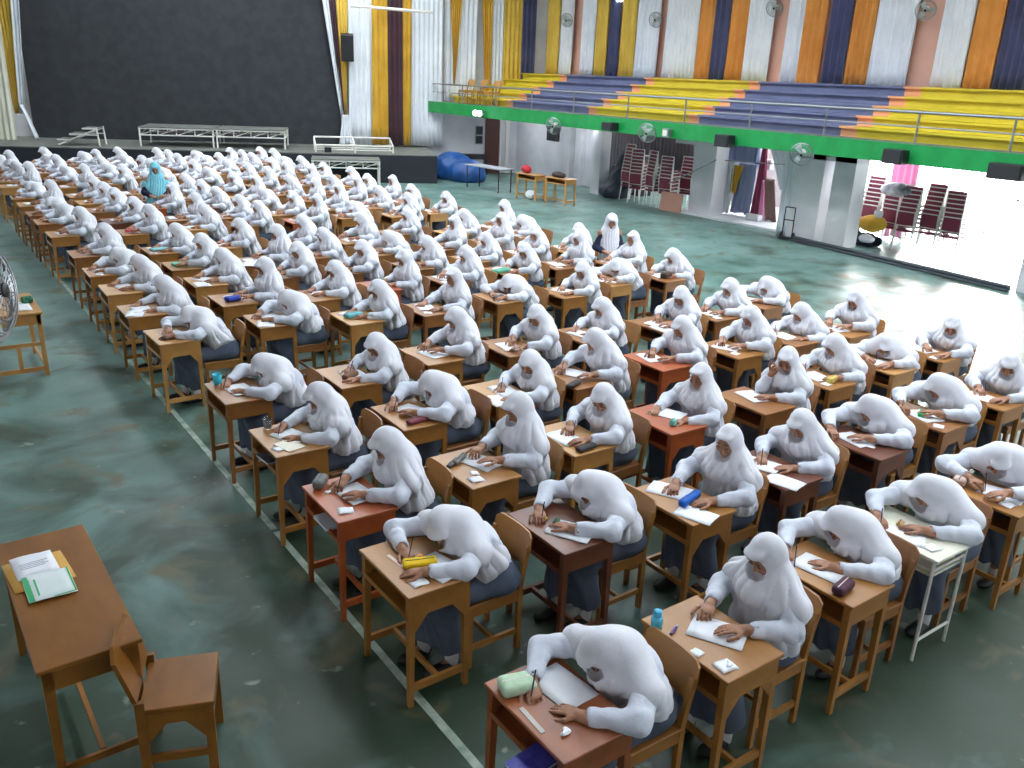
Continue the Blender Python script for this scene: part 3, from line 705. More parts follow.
for s, lb in ((8.1, 'left of two white steel frames lying folded on the stage'), (9.35, 'right of two white steel frames lying folded on the stage')):
    t = sd(stage_obj('steel_frame', s, .75, .9, .08), lb, 'frame', 'folded frames on the stage')
    for y, h in ((-.35, .22), (.45, .42)):
        bm = NB(); bar(bm, (-.62, y, h), (.62, y, h), .028); bar(bm, (-.62, y, 0), (-.62, y, h), .028); bar(bm, (.62, y, 0), (.62, y, h), .028); bar(bm, (-.62, y, .08), (.62, y, .08), .02); mk('frame', bm, M['white_metal'], t)
    bm = NB(); bar(bm, (-.62, -.35, .22), (-.62, .45, .42), .022); bar(bm, (.62, -.35, .22), (.62, .45, .42), .022); mk('side_rail', bm, M['white_metal'], t)
t = stage_obj('black_box', 7.9, .3); bm = NB(); box(bm, -.11, .11, -.1, .1, 0, .16, bev=.01); o = mk('case', bm, M['black'], t); sd(t, 'small black case at the stage edge beside the white frames', 'case')
# tarp heap, long table and things under the near end of the balcony
def lump(name, label, cat, lo, hi, balls, m, h=.035, amp=.02, ph=0, group=None, k=.12, bottom=0.0):
    g = G((lo[0]-.15, lo[1]-.15, lo[2]-.02), (hi[0]+.15, hi[1]+.15, hi[2]+.15), h)
    for c, r in balls: g.ell(c, r, k)
    g.disp(lambda X, Y, Z: amp*np.sin(9*X+ph+4*np.sin(5*Y))*np.sin(11*Z+7*Y+ph)); g.F = np.maximum(g.F, (bottom+.005)-g.ax[2][None, None, :])
    me = g.mesh(name); return sd(mk(name, me, m), label, cat, group)
lump('tarpaulin', 'blue tarpaulin heap on the floor at the right end of the stage', 'tarpaulin', (15.2, 24.4, 0), (17.2, 27.4, 1), [((16.1, 26.0, .3), (.75, .8, .6)), ((16.15, 25.2, .25), (.65, .7, .5)), ((16.4, 26.6, .2), (.5, .5, .45))], M['tarp'], .05)
t = sd(empty('long_table', (15.55, 22.9, 0), .08), 'long grey folding table under the balcony near the door', 'table')
bm = NB(); box(bm, -.3, .3, -.85, .95, .7, .73, bev=.005); mk('tabletop', bm, M['plaster_grey'], t)
for x in (-.25, .25):
    for y in (-.75, .85): bm = NB(); bar(bm, (x, y, 0), (x, y, .7), .02); mk('leg', bm, M['black'], t)
bm = NB(); box(bm, 0, 1.0, 0, .35, 0, .5, bev=.02)
bm.free()
p = S0+US*12.95+NS*3.0; t = sd(empty('bench', (p.x, p.y, 0), SROT), 'low black bench against the white wall behind the blue tarpaulin', 'bench')
bm = NB(); box(bm, -.6, .6, -.2, .2, .55, .72, bev=.02); mk('seat', bm, M['black'], t)
for x in (-.55, .55): bm = NB(); box(bm, x-.05, x+.05, -.18, .18, 0, .55); mk('leg', bm, M['black'], t)
p = S0+US*13.85+NS*3.70; t = sd(empty('door_1', (p.x, p.y, 0), SROT), kind='structure')
bm = NB(); box(bm, -.26, .26, -.05, .0, 0, 2.0); mk('door_leaf', bm, M['darkwood'], t); bm = NB(); box(bm, .28, .36, -.08, .0, 0, 2.0); box(bm, .5, .64, -.08, 0, 0, 2.0); mk('door_frame', bm, M['white_metal'], t)
p = S0+US*13.36+NS*3.72; t = empty('wall_poster', (p.x, p.y, 1.35), SROT); sd(t, 'narrow dark notice board on the white wall left of the brown door', 'notice board')
bm = NB(); box(bm, -.14, .14, -.04, 0, -.33, .33); mk('board', bm, M['plaster_grey'], t); bm = NB(); box(bm, -.12, .12, -.05, -.04, .02, .3); box(bm, -.12, .12, -.05, -.04, -.3, -.03); mk('panel', bm, M['black'], t)
bm = NB(); box(bm, 19.34, 19.4, 24.3, 24.95, 1.35, 1.85); o = struct('window_1', bm, M['black'])
for y, w_ in ((23.6, .35), (23.0, .3)): blk('trim_pilaster', 19.2, 19.4, y-w_/2, y+w_/2, 0, 2.13)

# ------------------------------------------------------------------ desks and chairs
def leg_mesh(x, y, h, w0=.042, w1=.03):
    bm = NB(); sx = 1 if x > 0 else -1; sy = 1 if y > 0 else -1
    def sq(w, z): return [(x-sx*w*a, y-sy*w*b, z) for a, b in ((0, 0), (1, 0), (1, 1), (0, 1))]
    a, b = sq(w1, 0), sq(w0, h)
    if sx*sy < 0: a, b = a[::-1], b[::-1]
    hexa(bm, a, b); return bm
def make_desk(style):
    t = empty('school_desk')
    W = M['honey']
    bm = NB(); box(bm, -.212, .212, -.302, .302, .728, .75, bev=.004); mk('desktop', bm, W if style != 'white' else M['whitetop'], t)
    if style == 'white':
        for x in (-.19, .19):
            for y in (-.27, .27): bm = NB(); bar(bm, (x, y, 0), (x, y, .728), .012, 8); mk('leg', bm, M['white_metal'], t)
        bm = NB()
        for x in (-.19, .19): bar(bm, (x, -.27, .66), (x, .27, .66), .01)
        for y in (-.27, .27): bar(bm, (-.19, y, .66), (.19, y, .66), .01)
        mk('frame', bm, M['white_metal'], t)
        for y in (-.27, .27): bm = NB(); bar(bm, (-.19, y, .15), (.19, y, .15), .01); mk('stretcher', bm, M['white_metal'], t)
        bm = NB(); box(bm, -.16, .19, -.26, .26, .60, .615); mk('shelf', bm, M['whitetop'], t)
        return t
    bm = NB()
    box(bm, -.198, .198, -.285, -.267, .600, .728); box(bm, -.198, .198, .267, .285, .600, .728); box(bm, .18, .198, -.27, .27, .600, .728)
    mk('apron', bm, W, t)
    bm = NB(); box(bm, -.20, .19, -.27, .27, .588, .602); box(bm, -.205, -.19, -.27, .27, .585, .618); mk('shelf', bm, W, t)
    for x in (-.2, .2):
        for y in (-.287, .287): mk('leg', leg_mesh(x, y, .728 if x < 0 else .60), W, t)
    for y in (-.272, .272): bm = NB(); box(bm, -.18, .18, y-.012, y+.012, .10, .145); mk('side_stretcher', bm, W, t)
    bm = NB(); box(bm, -.012, .012, -.26, .26, .105, .14); mk('cross_stretcher', bm, W, t)
    if style == 'arched':
        for y in (-.278, .278):
            for s in (-1, 1):
                bm = NB(); a = [(.16*s, y-.008, .60), (.08*s, y-.008, .60), (.16*s, y-.008, .50)]; b = [(q[0], y+.008, q[2]) for q in a]
                hexa(bm, a if s > 0 else a[::-1], b if s > 0 else b[::-1]); mk('corner_brace', bm, W, t)
    return t
def make_chair(style='school'):
    t = empty('school_chair'); W = M['brown']
    bm = NB(); box(bm, -.17, .22, -.19, .19, .425, .445, bev=.004); mk('seat', bm, W, t)
    # curved backrest board, leaning back
    bm = NB(); n = 8; rows = [(.575, .145), (.60, .185), (.70, .192), (.775, .185), (.80, .150)]; gf = []; gb = []
    for z, hw in rows:
        f = []; b = []
        for i in range(n+1):
            y = -hw+2*hw*i/n; x = .222+(z-.445)*.16+.022*(1-(y/.19)**2)
            f.append(bm.verts.new((x, y, z))); b.append(bm.verts.new((x+.013, y, z)))
        gf.append(f); gb.append(b)
    for j in range(len(rows)-1):
        for i in range(n):
            bm.faces.new((gf[j][i], gf[j+1][i], gf[j+1][i+1], gf[j][i+1])); bm.faces.new((gb[j][i], gb[j][i+1], gb[j+1][i+1], gb[j+1][i]))
        bm.faces.new((gf[j][0], gb[j][0], gb[j+1][0], gf[j+1][0])); bm.faces.new((gf[j][n], gf[j+1][n], gb[j+1][n], gb[j][n]))
    for i in range(n): bm.faces.new((gf[0][i], gf[0][i+1], gb[0][i+1], gb[0][i])); bm.faces.new((gf[-1][i], gb[-1][i], gb[-1][i+1], gf[-1][i+1]))
    mk('backrest', bm, W, t)
    for y in (-.187, .187):
        bm = NB(); s = 1 if y > 0 else -1; yy = sorted((y, y-s*.03))
        def q(x, z, w=.034): return [(x, yy[0], z), (x+w, yy[0], z), (x+w, yy[1], z), (x, yy[1], z)]
        hexa(bm, q(.20, 0), q(.20, .45)); hexa(bm, q(.20, .45), q(.252, .72, .024)); mk('back_leg', bm, W, t)
        bm = NB(); hexa(bm, q(-.165, 0, .030), q(-.165, .425)); mk('front_leg', bm, W, t)
    for y in (-.172, .172):
        for z0, z1 in ((.36, .425), (.12, .155)): bm = NB(); box(bm, -.14, .21, y-.011, y+.011, z0, z1); mk('side_rail', bm, W, t)
    for x0, x1, z0, z1 in ((-.16, -.14, .365, .425), (.205, .225, .365, .425), (.02, .04, .122, .152)): bm = NB(); box(bm, x0, x1, -.165, .165, z0, z1); mk('cross_rail', bm, W, t)
    return t

def joined(t, name):
    """one mesh of a thing and its parts, for copies far away"""
    bm = NB(); mats = []
    def add(o):
        if o.type == 'MESH':
            me = o.data.copy(); mt = [s.material for s in o.material_slots] ; idx = []
            for m_ in mt:
                if m_ not in mats: mats.append(m_)
                idx.append(mats.index(m_))
            for p_ in me.polygons: p_.material_index = idx[p_.material_index]
            bm.from_mesh(me); bpy.data.meshes.remove(me)
        for c in o.children: add(c)
    add(t); return mk(name, bm, mats)

proto_desk = {k: make_desk(k) for k in ('plain', 'arched', 'white')}
proto_chair = make_chair()
far_desk = joined(proto_desk['plain'], 'school_desk'); far_chair = joined(proto_chair, 'school_chair')

# ------------------------------------------------------------------ students: (desk corner x, y, posture) per long row
ROWS = [
 [(1.88, 2.09, 'D'), (1.91, 3.48, 'D'), (1.94, 4.43, 'D'), (1.96, 5.55, 'W'), (1.98, 6.76, 'D'), (1.93, 8.69, 'D'), (1.9, 9.84, 'W'), (1.92, 10.98, 'W'), (1.93, 12.08, 'D'), (1.96, 13.4, 'W'), (1.93, 15.16, 'W'), (1.93, 16.48, 'D'), (1.93, 17.43, 'D'), (1.93, 18.64, 'U'), (1.93, 19.7, 'D'), (1.93, 21.57, 'U'), (1.93, 22.55, 'W'), (1.93, 23.56, 'W'), (1.93, 24.8, 'U'), (1.93, 25.75, 'D')],
 [(2.86, 2.06, 'U'), (2.92, 3.38, 'D'), (2.91, 4.39, 'U'), (3.0, 5.52, 'D'), (2.98, 6.64, 'W'), (3.02, 8.79, 'D'), (2.95, 9.86, 'U'), (2.95, 10.94, 'W'), (2.95, 12.02, 'W'), (2.95, 13.22, 'W'), (2.95, 14.92, 'W'), (2.95, 16.14, 'W'), (2.95, 17.48, 'W'), (2.95, 18.58, 'W'), (2.95, 19.63, 'W'), (2.95, 21.12, 'U'), (2.95, 22.4, 'D'), (2.95, 24.02, 'W'), (2.95, 24.97, 'D'), (2.95, 25.92, 'W')],
 [(3.93, 2.11, 'D'), (3.85, 3.22, 'U'), (3.87, 4.44, 'W'), (3.95, 5.57, 'D'), (3.98, 6.83, 'W'), (3.92, 8.45, 'W'), (3.92, 9.61, 'W'), (3.92, 10.93, 'W'), (3.92, 11.88, 'U'), (3.92, 13.22, 'W'), (3.92, 15.0, 'W'), (3.92, 16.04, 'U'), (3.92, 17.55, 'U'), (3.92, 18.66, 'W'), (3.92, 19.7, 'U'), (3.92, 21.4, 'W'), (3.92, 22.58, 'D'), (3.92, 23.78, 'W'), (3.92, 24.8, 'U'), (3.92, 25.75, 'D')],
 [(4.82, 2.11, 'D'), (4.81, 3.22, 'W'), (4.82, 4.36, 'U'), (4.82, 5.57, 'W'), (4.83, 6.66, 'W'), (4.83, 8.4, 'U'), (4.83, 9.7, 'U'), (4.83, 10.8, 'W'), (4.83, 11.96, 'W'), (4.83, 12.96, 'W'), (4.83, 15.0, 'W'), (4.83, 15.95, 'W'), (4.83, 17.28, 'W'), (4.83, 18.48, 'W'), (4.83, 19.5, 'W'), (4.83, 21.4, 'D'), (4.83, 22.44, 'W'), (4.83, 23.39, 'W'), (4.83, 25.1, 'D'), (4.83, 26.05, 'W')],
 [(5.86, 2.12, 'D'), (5.88, 3.17, 'D'), (5.87, 4.26, 'U'), (5.91, 5.56, 'W'), (5.81, 6.63, 'W'), (5.93, 8.47, 'D'), (5.87, 9.62, 'W'), (5.87, 10.62, 'W'), (5.87, 11.76, 'D'), (5.87, 12.82, 'W'), (5.87, 15.0, 'U'), (5.87, 15.95, 'W'), (5.87, 17.3, 'D'), (5.87, 18.26, 'U'), (5.87, 19.51, 'W'), (5.87, 21.2, 'D'), (5.87, 22.67, 'W'), (5.87, 24.01, 'W'), (5.87, 24.96, 'W'), (5.87, 26.0, 'W')],
 [(6.89, 3.21, 'D'), (6.94, 4.36, 'W'), (6.91, 5.45, 'W'), (6.9, 6.54, 'W'), (6.87, 8.31, 'W'), (6.94, 9.73, 'W'), (6.9, 10.68, 'W'), (6.9, 11.71, 'U'), (6.9, 13.2, 'W'), (6.9, 15.14, 'D'), (6.9, 16.2, 'U'), (6.9, 17.49, 'U'), (6.9, 18.58, 'W'), (6.9, 20.05, 'W'), (6.9, 21.48, 'W'), (6.9, 22.82, 'D'), (6.9, 23.77, 'W'), (6.9, 24.8, 'D'), (6.9, 25.76, 'D')],
 [(7.89, 3.2, 'W'), (7.93, 4.31, 'D'), (7.83, 5.43, 'W'), (7.84, 6.58, 'W'), (7.88, 8.54, 'D'), (7.88, 9.75, 'U'), (7.88, 10.72, 'W'), (7.88, 11.77, 'U'), (7.88, 12.8, 'W'), (7.88, 14.96, 'W'), (7.88, 16.1, 'W'), (7.88, 17.4, 'U'), (7.88, 18.49, 'W'), (7.88, 19.95, 'U'), (7.88, 21.4, 'W'), (7.88, 22.44, 'W'), (7.88, 23.85, 'W'), (7.88, 24.8, 'W'), (7.88, 25.9, 'W')],
 [(8.8, 4.28, 'U'), (8.71, 5.34, 'W'), (8.86, 6.7, 'D'), (8.8, 8.4, 'W'), (8.8, 9.45, 'U'), (8.8, 10.73, 'W'), (8.8, 12.09, 'D'), (8.8, 13.04, 'U'), (8.8, 15.04, 'W'), (8.8, 16.52, 'W'), (8.8, 17.47, 'U'), (8.8, 18.62, 'W'), (8.8, 19.57, 'W'), (8.8, 21.2, 'W'), (8.8, 22.55, 'W'), (8.8, 23.74, 'D'), (8.8, 24.82, 'W'), (8.8, 25.9, 'W')]]
KEYS = {'W': ['W1', 'W2', 'W3'], 'D': ['D1', 'D2', 'D3'], 'U': ['U1', 'U2', 'U3']}
protos = {k: make_student(k, 1.3*i+.4) for i, k in enumerate(POSES)}
for k in ('W1', 'D1'): protos[k+'b'] = make_student(k, 7.7+len(k))
proto_used = set()
rown = ['first', 'second', 'third', 'fourth', 'fifth', 'sixth', 'seventh', 'eighth']
pos_text = {'W': 'writing', 'D': 'bent low', 'U': 'sitting upright'}
fixed = {(0,0): 'D1', (1,0): 'U1', (2,0): 'D2', (3,0): 'D2', (4,0): 'D3', (0,1): 'D3', (1,1): 'D1b', (2,1): 'U2', (3,1): 'W1', (4,1): 'D2', (5,0): 'D2', (6,0): 'W3',
         (7,0): 'W3', (6,1): 'D3', (5,1): 'W2', (7,1): 'W1', (6,2): 'W2', (7,2): 'D1', (6,3): 'W1', (5,2): 'W1b', (4,2): 'U3', (3,2): 'U2', (2,2): 'W3', (1,2): 'U1', (0,2): 'W1',
         (0,3): 'W1b', (0,4): 'D1b', (1,3): 'D1', (1,4): 'W3', (2,3): 'W3', (2,4): 'W1b', (3,3): 'W2', (4,3): 'W1', (0,6): 'W2', (1,5): 'D1', (2,5): 'W1', (3,5): 'U2'}
desk_col = {(0,0): 'scratched', (0,2): 'red', (3,0): 'white', (3,1): 'dark', (4,1): 'dark', (4,2): 'brown', (4,3): 'red', (3,6): 'red', (3,2): 'red', (1,1): 'dark', (0,3): 'honey', (0,4): 'brown',
            (2,0): 'honey', (1,0): 'honey', (0,1): 'honey', (1,2): 'honey', (1,3): 'honey', (1,4): 'honey', (5,2): 'honey', (7,0): 'honey', (7,2): 'brown', (1,11): 'dark', (2,12): 'red', (4,10): 'red', (3,12): 'dark'}
colname = {'honey': 'honey brown', 'brown': 'brown', 'pale': 'light brown', 'red': 'reddish orange', 'dark': 'dark reddish brown', 'scratched': 'scratched reddish', 'white': 'cream topped metal'}
def cover(o, m):
    for c in [o]+list(o.children):
        if c.type == 'MESH' and len(c.material_slots): set_mat(c, 0, m)
desk_of = {}; key_of = {}
def far_copy(root, keep):
    c = root.copy(); COL.objects.link(c)
    for ch in root.children:
        if ch.name.split('.')[0] in keep:
            d = ch.copy(); COL.objects.link(d); d.parent = c
    return c
for r, row in enumerate(ROWS):
    nx_row = ROWS[r+1] if r+1 < len(ROWS) else []
    for s, (x, y, p) in enumerate(row):
        far = y > 14
        where = f'{ordn[s]} from camera, {rown[r]} row from floor line'
        cx, cy = x, y+.30; jit = rnd.uniform(-.03, .03) if y > 6.9 else rnd.uniform(-.012, .012)
        key = fixed.get((r, s)) or rnd.choice(KEYS[p])
        if key == 'U3' and (r, s) != (4, 2) : key = 'U1'
        if key not in protos: key = key[:2]
        if not fixed.get((r, s)) and key in ('W1', 'D1') and rnd.random() < .5: key += 'b'
        key_of[(r, s)] = key
        # person
        src = protos[key]
        if far: o = far_copy(src, ('headscarf', 'shirt', 'skirt'))
        elif key in proto_used: o = copy_tree(src)
        else: o = src; proto_used.add(key)
        sc = rnd.uniform(.97, 1.03)
        o.location = (cx+.64+rnd.uniform(-.02, .02), cy+rnd.uniform(-.03, .03), 0); o.rotation_euler = (0, 0, rnd.uniform(-.07, .07)); o.scale = (1, 1, sc)
        sd(o, f'person in white headscarf {pos_text[key[0]]}, {where}', 'person', 'students in white headscarves')
        # desk
        dc = desk_col.get((r, s)) or rnd.choice(['honey', 'honey', 'brown', 'brown', 'pale'])
        if far: d = far_desk.copy(); COL.objects.link(d); set_mat(d, 0, M[dc])
        else:
            d = copy_tree(proto_desk['white' if dc == 'white' else ('arched' if (r*3+s) % 2 or (r, s) in ((0,1), (1,0)) else 'plain')])
            if dc != 'white': cover(d, M[dc])
        d.location = (cx+.21, cy, 0); d.rotation_euler = (0, 0, jit)
        sd(d, f'{colname[dc]} school desk, {where}', 'desk', 'school desks'); desk_of[(r, s)] = (cx+.21, cy, jit)
        # chair
        cc = rnd.choice(['honey', 'brown', 'brown', 'honey'])
        nxt = [q for q in nx_row if abs(q[1]-y) < .75]
        room = min([q[0] for q in nxt], default=x+1.1)-(x+.64); sh = min(0, room-.325)
        c = (far_chair.copy() if far else copy_tree(proto_chair))
        if far: COL.objects.link(c); set_mat(c, 0, M[cc])
        else: cover(c, M[cc])
        c.location = (cx+.64+sh, cy+rnd.uniform(-.01, .03), 0); c.rotation_euler = (0, 0, rnd.uniform(-.03, .03))
        sd(c, f'{colname[cc]} school chair, {where}', 'chair', 'school chairs')
for k, v in protos.items():
    if k not in proto_used:
        for ch in list(v.children): bpy.data.objects.remove(ch)
        bpy.data.objects.remove(v)
# teachers
t = make_standing(M['white_cloth'], M['navy'], 1.44, .5, .42, .17); t.location = (9.38, 10.30, 0); t.rotation_euler = (0, 0, -.45)
sd(t, 'person standing among the right rows in white headscarf and dark navy dress', 'person')
t = make_standing(M['blue_veil'], M['navy'], 1.58, 2.5, .62); t.location = (4.36, 18.36, 0); t.rotation_euler = (0, 0, -.15)
sd(t, 'person in light blue headscarf standing in the far left rows', 'person')

# ------------------------------------------------------------------ papers on the desks
def sheet(name, label, cat, x, y, z, w, h, rz, m=None, group=None, th=.0015, tilt=0):
    bm = NB(); n = 4
    g = [[bm.verts.new((-w/2+w*i/n, -h/2+h*j/n, .004*math.sin(i*1.3)*(1 if j in (0, n) else .3)+.003)) for j in range(n+1)] for i in range(n+1)]
    for i in range(n):
        for j in range(n): bm.faces.new((g[i][j], g[i+1][j], g[i+1][j+1], g[i][j+1]))
    o = mk(name, bm, m or M['paper'], smooth=True); o.location = (x, y, z); o.rotation_euler = (0, tilt, rz)
    md = o.modifiers.new('thickness', 'SOLIDIFY'); md.thickness = th; md.offset = 1
    return sd(o, label, cat, group)
pp = None
paper_at = {(0,0): (2.17, 2.47, .1), (1,0): (3.12, 2.36, .5), (2,0): (4.13, 2.46, .15), (3,0): (4.92, 2.42, .5), (4,0): (6.12, 2.36, .2), (0,1): (2.21, 3.66, .2), (1,1): (3.13, 3.58, .5), (2,1): (4.08, 3.66, .5),
            (0,2): (2.2, 4.74, .1), (0,3): (2.2, 5.86, .3), (1,2): (3.2, 4.72, .3), (2,2): (4.02, 4.76, .1), (3,2): (5.13, 4.72, .4), (0,4): (2.2, 7.05, .1)}
for r, row in enumerate(ROWS):
    for s, (x, y, p) in enumerate(row):
        where = f'{ordn[s]} from camera, {rown[r]} row from floor line'
        px, py, rz = paper_at.get((r, s), (x+.22+rnd.uniform(-.04, .05), y+.34+rnd.uniform(-.06, .06), rnd.uniform(-.3, .5)))
        if pp is None: o = pp = sheet('exam_paper', 'x', 'paper', px, py, .751, .205, .29, rz)
        else: o = pp.copy(); COL.objects.link(o); o.location = (px, py, .751); o.rotation_euler = (0, 0, rz)
        sd(o, f'white exam paper on the desk, {where}', 'paper', 'exam papers on the desks')
        if y < 14 and rnd.random() < .5:
            q = pp.copy(); COL.objects.link(q); q.scale = (.5, .3, 1) if rnd.random() < .6 else (.9, .9, 1)
            q.location = (x+.10+rnd.uniform(-.03, .03), y+.12+rnd.uniform(-.03, .03), .7505); q.rotation_euler = (0, 0, rnd.uniform(-.4, .4)); q.name = 'paper_slip'
            sd(q, f'small white paper slip on the desk, {where}', 'paper', 'paper slips on the desks')
# pens in writing hands of the nearer students
pen0 = None
for r, row in enumerate(ROWS):
    for s, (x, y, p) in enumerate(row):
        if y > 7.4 or p == 'U': continue
        px, py, rz = paper_at.get((r, s), (x+.2, y+.34, 0))
        key = key_of[(r, s)]; K = POSES[key[:2]]; hh = Vector(K['wrR'])+Vector(K['hdR']).normalized()*.115; px = x+.64+hh.x; py = y+.30+hh.y
        if pen0 is None:
            bm = NB(); bar(bm, (0, 0, .0), (.005, .006, .018), .001, 6, r2=.0034); bar(bm, (.005, .006, .018), (.055, .045, .12), .0034, 8); pen0 = o = mk('pen', bm, mat('dark_blue_pen', (34, 38, 80), .4))
        else: o = pen0.copy(); COL.objects.link(o)
        o.location = (px, py, .754); sd(o, f'dark pen in a writing hand, {ordn[s]} from camera, {rown[r]} row from floor line', 'pen', 'pens in the writing hands')

# ------------------------------------------------------------------ things on the nearer desks
def pouch(label, x, y, rz, L, W_, Hh, rgb, rgb2=None, z=.7515, cat='pencil case', zip_rgb=(60, 60, 66), name='pencil_case'):
    t = empty(name, (x, y, z), rz); sd(t, label, cat)
    g = G((-L/2-.02, -W_/2-.02, -.004), (L/2+.02, W_/2+.02, Hh+.02), .005)
    r_ = min(Hh*.42, W_*.3)
    def rb(X, Y, Z):
        qx, qy, qz = np.abs(X)-(L/2-r_), np.abs(Y+.0015*np.sin(X*40))-(W_/2-r_), np.abs(Z-Hh/2)-(Hh/2-r_)
        return np.sqrt(np.maximum(qx, 0)**2+np.maximum(qy, 0)**2+np.maximum(qz, 0)**2)+np.minimum(np.maximum(qx, np.maximum(qy, qz)), 0)-r_
    g.put(rb, (-L/2, -W_/2, 0), (L/2, W_/2, Hh)); g.F = np.maximum(g.F, .0006-g.ax[2][None, None, :])
    mk('body', g.mesh('case_body'), mat('case_cloth', rgb, .75, rgb2=rgb2 or rgb, scale=30), t)
    bm = NB(); bar(bm, (-L*.42, .004, Hh*.98), (L*.42, .004, Hh*.98), .0035, 6); mk('zip', bm, mat('zip', zip_rgb, .5), t)
    return t
y_ = pouch('bright yellow pencil case on the honey brown desk nearest the floor line', 2.13, 3.74, -.35, .20, .085, .035, (242, 206, 24), (236, 196, 10))
bm = NB(); lathe(bm, [(.014, .060), (.014, .067)], 14); o = mk('round_badge', bm, mat('badge', (240, 150, 50), .6), y_)
pouch('grey crumpled pouch on the corner of the reddish orange desk', 2.05, 4.97, .9, .15, .08, .065, (128, 132, 130), (108, 112, 112))
pouch('pale green pencil case at the left corner of the nearest desk', 1.98, 2.57, -.25, .17, .12, .06, (196, 222, 192), (182, 210, 176), zip_rgb=(240, 240, 236))
pouch('dark purple pencil case in front of the bent person', 4.03, 2.24, .2, .17, .08, .055, (84, 42, 66), (64, 30, 50), zip_rgb=(220, 200, 190))
pouch('bright blue pencil case on the desk beside an open booklet', 4.08, 3.47, .25, .24, .06, .05, (24, 104, 200), (18, 88, 180))
pouch('grey pencil case lying diagonally on the honey brown desk', 3.08, 4.82, .6, .19, .05, .035, (120, 118, 112))
pouch('second darker grey pencil case beside the diagonal one', 3.0, 4.79, .6, .16, .04, .03, (92, 92, 92))
pouch('maroon pencil case beside the person bent over the desk', 3.18, 5.63, .15, .20, .07, .035, (126, 58, 72))
pouch('brown pencil case on the honey brown desk, fifth in second row', 3.17, 6.87, .5, .19, .075, .05, (120, 84, 60))
pouch('black pencil case on the desk in front of a hunched person', 4.03, 4.50, .15, .19, .07, .035, (44, 40, 42))
pouch('dark long pencil case on a desk of the third row', 4.86, 5.67, .4, .2, .07, .035, (58, 54, 52))
pouch('green pencil case under the hand of a bent person at right', 7.10, 3.54, .4, .15, .06, .035, (50, 164, 104))
pouch('yellow framed pencil case at the corner of a desk at right', 7.16, 4.50, .2, .17, .06, .06, (214, 190, 100))
pouch('dark brown pencil case beside the tilted paper near the floor line', 2.1, 8.86, .2, .2, .07, .035, (64, 48, 46))
pouch('royal blue pencil case on a desk of the second row', 3.14, 10.07, .2, .19, .11, .06, (40, 66, 170))
pouch('mint green flat pencil case on a desk of the second row', 3.16, 12.3, .2, .26, .16, .04, (92, 196, 158))
pouch('pale teal pencil case on a desk of the second row', 3.15, 13.5, .2, .26, .12, .04, (136, 194, 200))
pouch('red pencil case on a far desk of the second row', 3.14, 15.2, .2, .18, .12, .05, (214, 84, 92))
pouch('teal and white pencil case on a desk of the third row', 4.1, 8.76, .2, .22, .11, .05, (98, 176, 184))
pouch('sea green pencil case on a desk of the sixth row', 7.02, 9.98, .2, .3, .14, .05, (90, 168, 140))
pouch('dark round pencil case in front of a person at right rear', 9.0, 8.6, .2, .18, .12, .09, (66, 46, 40))
pouch('grey pencil case on a desk of the sixth row', 6.1, 8.7, .3, .18, .08, .04, (80, 60, 54))
def cup(label, x, y, r, h, m, name='cup'):
    bm = NB(); lathe(bm, [(r*.75, 0), (r*.8, .004), (r, h), (r*.93, h), (r*.72, .008)], 20); o = mk(name, bm, m, smooth=True); o.location = (x, y, .7515); return sd(o, label, 'cup')
cup('turquoise plastic cup on a brown desk beside the floor line', 2.08, 7.28, .042, .095, mat('turquoise_plastic', (54, 190, 214), .35))
cup('clear drinking glass at the back corner of a desk', 2.10, 6.10, .036, .085, M['glassy'], 'drinking_glass')
t = sd(empty('water_bottle', (2.86, 2.55, .7515)), 'small light blue bottle standing on the second nearest desk', 'bottle')
bm = NB(); lathe(bm, [(.028, 0), (.031, .01), (.030, .05), (.033, .065), (.026, .082), (.021, .085)], 18); mk('body', bm, mat('blue_bottle', (96, 196, 226), .25), t, True)
bm = NB(); lathe(bm, [(.022, .085), (.024, .088), (.023, .115), (.014, .12)], 18); mk('cap', bm, mat('blue_cap', (70, 176, 214), .4), t, True)
t = sd(empty('marker_pen', (2.93, 2.49, .760), .4), 'purple and white pen lying beside the light blue bottle', 'pen')
bm = NB(); bar(bm, (-.045, 0, 0), (.03, 0, 0), .008, 10); mk('barrel', bm, mat('purple_plastic', (88, 60, 130), .4), t); bm = NB(); bar(bm, (.03, 0, 0), (.055, 0, 0), .007, 10, r2=.003); mk('tip', bm, M['paper'], t)
def card(label, x, y, rz, w, h, m=None, name='card', cat='card'): return sheet(name, label, cat, x, y, .7515, w, h, rz, m, None, .001)
card('white card lying on the second nearest desk', 2.9, 2.30, .2, .06, .06); card('white card on the nearest desk beside the green case', 2.10, 2.60, .3, .05, .08)
card('white card on the desk with two grey cases', 3.06, 4.59, -.2, .055, .06); card('white card on the dark reddish desk at right', 6.05, 3.36, .3, .05, .06)
card('small white card on the desk with the green case', 6.97, 3.30, .3, .05, .06); card('white eraser card beside the grey pouch', 2.06, 4.85, .2, .05, .04)
o = sd(mk('ruler', (lambda b_: (box(b_, -.011, .011, -.08, .08, 0, .003), b_)[1])(NB()), mat('pink_ruler', (226, 200, 186), .4)), 'short pinkish ruler beside the yellow pencil case', 'ruler'); o.location = (2.03, 3.85, .7505); o.rotation_euler = (0, 0, .1)
o = sd(mk('ruler', (lambda b_: (box(b_, -.012, .012, -.09, .09, 0, .003), b_)[1])(NB()), mat('grey_ruler', (190, 182, 172), .4)), 'pale ruler along the left edge of the nearest desk', 'ruler'); o.location = (1.92, 2.37, .7505); o.rotation_euler = (0, 0, -.05)
